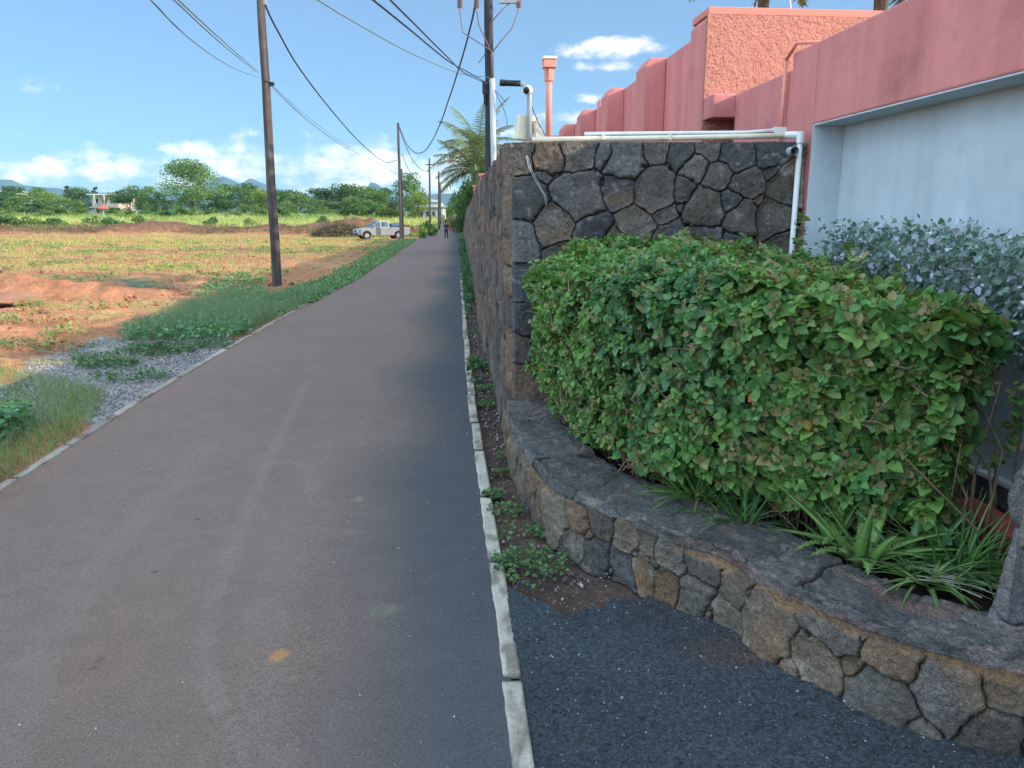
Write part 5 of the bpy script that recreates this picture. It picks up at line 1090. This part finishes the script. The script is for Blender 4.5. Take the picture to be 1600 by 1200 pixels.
cable('service_wire', thru([(200, -60), (272, 0), (320, 45), (360, 80), (400, 112)], 5, Y1), .008, M['thin'], 'grey wire second from the left above the near pole')
cable('service_wire', thru([(212, -60), (279, 0), (326, 44), (366, 80), (404, 113)], 5, Y1), .008, M['thin'], 'grey wire running close beside the second one above the near pole')
cable('service_wire', thru([(420, -50), (497, 0), (560, 38), (640, 82), (700, 108), (728, 117), (765, 121)], 6, YR), .008, M['thin'], 'lowest thin wire running from the upper left to the dark pole')
cable('service_wire', thru([(520, -50), (583, 0), (640, 46), (700, 95), (730, 112), (763, 131)], 6, YR), .010, M['cable'], 'middle dark wire running from the upper left to the dark pole')
cable('service_wire', thru([(560, -55), (610, 0), (650, 40), (700, 90), (726, 114), (763, 132)], 6, YR), .009, M['cable'], 'right hand dark wire running from the upper left to the dark pole')
cable('loose_wire', [PRv(140, 8, -.2), PRv(155, 22, -.2), PRv(160, 25, -.2)], .008, M['cable'], 'short loose wire end right of the dark pole', group='loose wire ends')
cable('loose_wire', [PRv(142, 8, -.2), PRv(165, 20, -.2), PRv(185, 27, -.2), PRv(198, 28, -.2)], .008, M['cable'], 'long curved loose wire hanging right of the dark pole', group='loose wire ends')
cable('loose_wire', [PRv(85, -7, -.2), PRv(92, -12, -.2), PRv(99, -17, -.2)], .010, M['cable'], 'stub of wire left of the dark pole', group='loose wire ends')
# grey roof edge and small red posts beyond the wall
a = D(788, 238, 9); t_ = MB(); t_.box((a[0] + .05, 9.2, a[2]), (.17, .5, .07)); tag(t_.build('grey_hood', M['lgrey'], bev=.02), 'small grey hood sticking up behind the stone wall beside the dark pole', 'hood')
for (u, v, y, lab) in ((754, 283, 16, 'short red post on the wall beside the dark pole'), (743, 298, 22, 'more distant red post on the wall top')):
    a = D(u, v, y); o = empty('wall_post', (a[0], y, a[2] - .3), lab, 'post', 'red posts on the wall'); t_ = MB(); t_.box((a[0], y, a[2] - .2), (.11, .11, .6)); t_.build('shaft', M['pinkpipe'], o, bev=.01); t_ = MB(); t_.box((a[0], y, a[2] + .12), (.16, .16, .06)); t_.build('cap', M['pinkpipe'], o, bev=.01)

# ================================================================ VEHICLES
def wheel(root, x, y, r, w=.24):
    t_ = MB(); n = 28; V = []; F = []
    pr = [(r * .62, -w / 2), (r * .95, -w / 2), (r, -w / 2 + .03), (r, w / 2 - .03), (r * .95, w / 2), (r * .62, w / 2)]
    for i in range(n):
        a = 2 * math.pi * i / n
        for (q, o_) in pr: V.append((x + q * math.cos(a), y + o_, r + q * math.sin(a)))
    k_ = len(pr)
    for i in range(n):
        for j in range(k_): F.append((i * k_ + j, i * k_ + (j + 1) % k_, ((i + 1) % n) * k_ + (j + 1) % k_, ((i + 1) % n) * k_ + j))
    t_.add(V, F); ty = t_.build('tyre', M['tyre'], None, world=False)
    wh = bpy.data.objects.new('wheel', None); COL.objects.link(wh); wh.parent = root; ty.parent = wh
    t_ = MB(); t_.tube([(x, y - w * .42, r), (x, y + w * .42, r)], r * .6, 20)
    for i in range(6):
        a = i * math.pi / 3; sgn = 1 if y > 0 else -1; t_.tube([(x, y + sgn * w * .45, r), (x + r * .55 * math.cos(a), y + sgn * w * .44, r + r * .55 * math.sin(a))], .03, 6)
    t_.build('rim', M['rim'], wh, world=False)
def vehicle(name, loc, rz, paint, label, cat, bedload=None, L_=5.1, Wd=1.75, pickup=True):
    o = empty(name, loc, label, cat, None, rz)
    xf = L_ / 2; r = .36; fw = xf - .85; rw = -xf + 1.15
    def arch(cx): return [(cx + .44 * math.cos(a), .36 + .44 * math.sin(a)) for a in np.linspace(0, math.pi, 9)]
    # lower body outline from the front bumper anticlockwise seen from the left side (x forward)
    prof = [(xf, .42), (xf + .02, .62), (xf - .03, .86), (xf - .25, .98), (xf - 1.25, 1.10), (-xf + .02, 1.10 if pickup else 1.08), (-xf, .55), (-xf + .03, .42)]
    prof += [(rw - .44, .36)] + arch(rw)[::-1][1:-1] + [(rw + .44, .36)] + [(fw - .44, .36)] + arch(fw)[::-1][1:-1] + [(fw + .44, .36)]
    t_ = MB(); t_.prism(prof, -Wd / 2, Wd / 2, axis=1)
    t_.build('body', paint, o, bev=.035, world=False)
    rb = -.55 if pickup else -xf + .15
    cab = [(xf - 1.22, 1.09), (xf - 1.95, 1.66), (xf - 2.2, 1.71), (rb + .28, 1.71), (rb + .1, 1.66), (rb, 1.09)]
    t_ = MB(); hw = Wd / 2 - .04; ht = Wd / 2 - .16; nV = len(cab)
    V = [(x, -(hw if z < 1.2 else ht), z) for x, z in cab] + [(x, (hw if z < 1.2 else ht), z) for x, z in cab]
    F = [tuple(range(nV)), tuple(range(2 * nV - 1, nV - 1, -1))] + [(i, i + nV, (i + 1) % nV + nV, (i + 1) % nV) for i in range(nV)]
    t_.add(V, F); t_.build('cab', paint, o, bev=.03, world=False)
    def pane(x0, x1, x2, x3, nm):
        for sg in (-1, 1):
            t_ = MB(); za, zb_ = 1.16, 1.60
            def yy(z): return sg * (hw + (ht - hw) * (z - 1.09) / (1.66 - 1.09) + .006)
            A = [(x0, yy(za), za), (x1, yy(za), za), (x2, yy(zb_), zb_), (x3, yy(zb_), zb_)]; B_ = [(x, y - sg * .02, z) for x, y, z in A]; t_.add(A + B_, [(0, 1, 2, 3), (7, 6, 5, 4), (0, 4, 5, 1), (1, 5, 6, 2), (2, 6, 7, 3), (3, 7, 4, 0)]); t_.build(nm, M['glass'], o, world=False)
    mid = (xf - 1.3 + rb) / 2 - .05
    pane(xf - 1.45, mid + .05, mid + .05, xf - 1.98, 'side_window'); pane(mid - .05, rb + .12, rb + .2, mid - .05, 'side_window')
    t_ = MB(); a, b = (xf - 1.27, 1.13), (xf - 1.90, 1.625); nrm = (.02, .022)
    A = [(a[0] + .02, -hw + .08, a[1] + .02), (a[0] + .02, hw - .08, a[1] + .02), (b[0] + .02, ht - .05, b[1] + .02), (b[0] + .02, -ht + .05, b[1] + .02)]; B_ = [(x - .03, y, z - .03) for x, y, z in A]; t_.add(A + B_, [(0, 1, 2, 3), (7, 6, 5, 4), (0, 4, 5, 1), (1, 5, 6, 2), (2, 6, 7, 3), (3, 7, 4, 0)]); t_.build('windscreen', M['glass'], o, world=False)
    for sg in (-1, 1):
        t_ = MB(); t_.box((xf - .03, sg * (Wd / 2 - .27), .80), (.08, .38, .18)); t_.build('headlight', M['lamp'], o, bev=.02, world=False)
        t_ = MB(); t_.box((xf - 1.45, sg * (Wd / 2 + .09), 1.18), (.1, .18, .14)); t_.build('wing_mirror', M['black'], o, bev=.02, world=False)
        t_ = MB(); t_.box((-xf - .005, sg * (Wd / 2 - .1), .85), (.05, .14, .3)); t_.build('tail_light', M['redpaint'], o, bev=.01, world=False)
        for xx_ in (mid + .25, mid - .85): t_ = MB(); t_.box((xx_, sg * (Wd / 2 + .012), .98), (.16, .02, .03)); t_.build('door_handle', M['black'], o, world=False)
    t_ = MB(); t_.box((xf + .02, 0, .80), (.05, .9, .14)); t_.build('grille', M['black'], o, bev=.01, world=False)
    t_ = MB(); t_.box((xf + .06, 0, .48), (.2, Wd - .04, .22)); t_.build('front_bumper', M['black'] if pickup else paint, o, bev=.04, world=False)
    t_ = MB(); t_.box((-xf - .05, 0, .48), (.16, Wd - .1, .16)); t_.build('rear_bumper', M['black'], o, bev=.03, world=False)
    for x_ in (fw, rw):
        for sg in (-1, 1): wheel(o, x_, sg * (Wd / 2 - .13), r)
    return o
pu = D(595, 369.5, 73); ang = R(180 + 27)
v1 = vehicle('pickup_truck', (pu[0] - .0, pu[1] + .6, float(gz(0, pu[1])) + .02), ang, M['silver'], 'silver double cab pickup parked on the grass left of the pole pair', 'pickup')
cl = MB(); cl.box((0, 0, 0), (1.1, 1.4, .36)); lo = cl.mesh('tarp'); 
rm = Matrix.Rotation(ang, 3, 'Z'); c_ = rm @ Vector((-1.25, 0, 1.28)) + v1.location
o = bpy.data.objects.new('blue_tarp', lo); lo.materials.append(M['blue']); COL.objects.link(o); o.location = c_; o.rotation_euler.z = ang; b = o.modifiers.new('bevel', 'BEVEL'); b.width = .12; b.segments = 3; tag(o, 'blue tarpaulin covered load on the silver pickup bed', 'tarpaulin')

# ================================================================ FAR HOUSES
def house(name, u0, u1, v0, v1, y, dpt, wm_, rm_, label, rows, cols, porch=False, flat=True):
    a, b = D(u0, v1, y), D(u1, v0, y); x0, x1 = a[0], b[0]; z0 = float(gz(0, y)) - .5; z1 = b[2]
    o = empty(name, ((x0 + x1) / 2, y, z0), label, 'house'); t_ = MB(); t_.box(((x0 + x1) / 2, y + dpt / 2, (z0 + z1) / 2), (x1 - x0, dpt, z1 - z0)); t_.build('wall', wm_, o)
    t_ = MB()
    if flat: t_.box(((x0 + x1) / 2, y + dpt / 2 - .3, z1 + .15), (x1 - x0 + 1.2, dpt + 1.4, .3))
    else: t_.prism([(x0 - .4, z1), (x1 + .4, z1), ((x0 + x1) / 2, z1 + (x1 - x0) * .18)], y - .4, y + dpt + .4, axis=1)
    t_.build('roof', rm_, o)
    for i in range(cols):
        for j in range(rows):
            cx = x0 + (x1 - x0) * (i + .5) / cols; cz = z1 - 1.3 - j * 2.8
            f = MB(); f.box((cx, y - .03, cz), (min(1.5, (x1 - x0) / cols * .6), .08, 1.2)); fo = f.build('window', wm_, o); fo['label'] = 'window'
            g = MB(); g.box((cx, y - .08, cz), (min(1.3, (x1 - x0) / cols * .5), .04, 1.0)); me = g.mesh('pane'); me.materials.append(M['glass']); me.transform(Matrix.Translation(-Vector(o.location))); p_ = bpy.data.objects.new('pane', me); COL.objects.link(p_); p_.parent = fo
            del fo['label']
    if porch:
        for i in range(3): t_ = MB(); t_.box((x0 + (x1 - x0) * (.2 + .38 * i), y - 1.1, (z0 + z1) / 2), (.3, .3, z1 - z0)); t_.build('column', wm_, o)
        t_ = MB(); t_.box(((x0 + x1) / 2, y - .7, z1 - 2.8), (x1 - x0, 1.4, .25)); t_.build('balcony', wm_, o)
    return o
house('house', 145, 183, 305, 328, 185, 9, M['hwall'], M['roofm'], 'two storey beige house with flat grey roof among the left trees', 2, 3, True)
house('house', -30, 19, 300, 315, 230, 10, M['hwhite'], M['hwhite'], 'long white flat roofed building at the left edge of the photo', 1, 5)
house('house', 38, 54, 319, 324, 172, 7, M['hwhite'], M['hwhite'], 'low white roof showing among bushes near the left edge', 1, 2)
house('house', 654, 692, 324, 338, 150, 7, M['hwhite'], M['roofm'], 'white house with grey roof beyond the crossarm pole', 1, 4, flat=True)
house('house', 663, 688, 316, 330, 165, 7, M['hwhite'], M['roofm'], 'taller white gabled house behind the flat roofed one', 1, 2, flat=False)
a = D(161, 323, 150); o = empty('parasol', (a[0], 150, float(gz(0, 150))), 'red parasol standing in front of the two storey house', 'parasol'); t_ = MB(); t_.tube([(a[0], 150, float(gz(0, 150))), (a[0], 150, a[2] + .3)], .05, 6); t_.build('mast', M['wpvc'], o)
t_ = MB(); V = [(a[0], 150, a[2] + .45)] + [(a[0] + 1.1 * math.cos(i * math.pi / 4), 150 + 1.1 * math.sin(i * math.pi / 4), a[2] - .35) for i in range(8)]; t_.add(V, [(0, 1 + i, 1 + (i + 1) % 8) for i in range(8)]); o2 = t_.build('canopy', M['roofred'], o); md = o2.modifiers.new('solid', 'SOLIDIFY'); md.thickness = .04

# ================================================================ PERSON
pq = G(697.5, 373.8); pr_ = empty('person', tuple(pq), 'person in dark clothes standing on the road far ahead, arms bent', 'person', rz=R(20))
def skin(name, verts, edges, radii, m, root, sub=1, rootv=0):
    me = bpy.data.meshes.new(name); me.from_pydata(verts, edges, []); me.materials.append(m); o = bpy.data.objects.new(name, me); COL.objects.link(o); o.parent = root
    s = o.modifiers.new('skin', 'SKIN'); 
    for i, r_ in enumerate(radii): me.skin_vertices[0].data[i].radius = (r_, r_) if not isinstance(r_, tuple) else r_
    me.skin_vertices[0].data[rootv].use_root = True; sb = o.modifiers.new('sub', 'SUBSURF'); sb.levels = sub; sb.render_levels = sub
    return o
def mk_skin(name, verts, edges, radii, m, root, sub=1, rootv=0):
    me = bpy.data.meshes.new(name); me.from_pydata(verts, edges, []); me.materials.append(m); o = bpy.data.objects.new(name, me); COL.objects.link(o); o.parent = root
    o.modifiers.new('skin', 'SKIN')
    if not me.skin_vertices:
        bm = bmesh.new(); bm.from_mesh(me); bm.verts.layers.skin.verify(); bm.to_mesh(me); bm.free()
    for i, r_ in enumerate(radii):
        d = me.skin_vertices[0].data[i]; d.radius = r_ if isinstance(r_, tuple) else (r_, r_); d.use_root = (i == rootv)
    sb = o.modifiers.new('sub', 'SUBSURF'); sb.levels = sub; sb.render_levels = sub
    return o
bv = [(0, 0, .92), (0, 0, 1.10), (0, 0, 1.30), (0, .01, 1.42), (0, .02, 1.50), (0, .0, 1.58), (0, 0, 1.66),
      (-.17, 0, 1.37), (-.24, -.02, 1.12), (-.16, -.2, 1.02), (-.10, -.26, 1.03), (.17, 0, 1.37), (.25, .0, 1.11), (.24, -.12, .90), (.24, -.16, .84),
      (-.09, 0, .86), (-.11, -.03, .48), (-.13, .02, .09), (-.14, -.12, .04), (.09, 0, .86), (.12, .0, .48), (.15, .06, .09), (.16, -.08, .04), (0, -.10, 1.585)]
be = [(0, 1), (1, 2), (2, 3), (3, 4), (4, 5), (5, 6), (2, 7), (7, 8), (8, 9), (9, 10), (2, 11), (11, 12), (12, 13), (13, 14), (0, 15), (15, 16), (16, 17), (17, 18), (0, 19), (19, 20), (20, 21), (21, 22), (5, 23)]
br_ = [(.15, .11), (.13, .10), (.16, .11), .06, .055, .095, .07, .06, .045, .033, .035, .06, .045, .033, .035, .085, .06, .04, .035, .085, .06, .04, .035, .02]
mk_skin('body', bv, be, br_, M['skin'], pr_)
mk_skin('shirt', bv[:4] + [bv[7], bv[8], bv[11], bv[12]], [(0, 1), (1, 2), (2, 3), (2, 4), (4, 5), (2, 6), (6, 7)], [(.165, .125), (.145, .115), (.175, .125), .07, .07, .057, .07, .057], M['cloth'], pr_)
mk_skin('trousers', [bv[0], bv[15], bv[16], bv[17], bv[19], bv[20], bv[21]], [(0, 1), (1, 2), (2, 3), (0, 4), (4, 5), (5, 6)], [(.165, .125), .1, .073, .055, .1, .073, .055], M['cloth'], pr_)
mk_skin('hair', [(0, .03, 1.60), (0, .02, 1.69), (0, .07, 1.50)], [(0, 1), (0, 2)], [.10, .08, .06], M['hair'], pr_)

# ================================================================ MOUNTAINS
def ridge(name, pts, y, depth):
    P = np.array([[D(u, v, y)[0], D(u, v, y)[2]] for u, v in pts]); xs_ = np.linspace(P[0, 0], P[-1, 0], 260); zt = np.interp(xs_, P[:, 0], P[:, 1]); zt = zt + (fbm(xs_ * .008, 0 * xs_, 0, 901) - .5) * y * .006
    T = np.linspace(-1, 1, 31); A, B = np.meshgrid(xs_, T, indexing='ij'); zz = (np.maximum(zt, 0))[:, None] * (1 - np.abs(B)) ** 1.15 * (1 - .22 * np.abs(np.sin(np.pi * B)) * fbm(A * .01, B * 5, 0, 903)) - 8
    me = mesh_np(name, np.stack([A + (fbm(A * .004, B * 4, 0, 904) - .5) * 60 * (1 - np.abs(B)), y + B * depth, zz], -1).reshape(-1, 3), grid_faces(len(xs_), len(T)), np.full((zz.size, 3), .1)); tag(link(name, me, M['mount'], smooth=True), kind='structure')
ridge('mountains', [(-400, 310), (-250, 285), (-120, 292), (-40, 281), (18, 277), (40, 287), (90, 291), (130, 300), (165, 297), (210, 305), (260, 303), (300, 296), (345, 275), (360, 279), (372, 287), (388, 276), (402, 282), (420, 290), (440, 297), (480, 303), (520, 310), (560, 302), (572, 293), (582, 280), (590, 288), (602, 297), (640, 303), (700, 300), (760, 305), (900, 312), (1200, 305), (1600, 312)], 4200, 500)

# ================================================================ HAZE
HZ = True
if HZ:
    t_ = MB(); t_.box((0, 2000, 198), (9000, 5400, 420)); o = t_.build('haze', None); me = o.data; m = bpy.data.materials.new('haze'); m.use_nodes = True; m.node_tree.nodes.remove(m.node_tree.nodes['Principled BSDF'])
    pv = m.node_tree.nodes.new('ShaderNodeVolumePrincipled'); pv.inputs['Color'].default_value = (.42, .72, 1, 1); pv.inputs['Density'].default_value = .00009; pv.inputs['Anisotropy'].default_value = 0.0
    m.node_tree.links.new(pv.outputs[0], m.node_tree.nodes['Material Output'].inputs['Volume']); me.materials.clear(); me.materials.append(m); tag(o, kind='stuff')
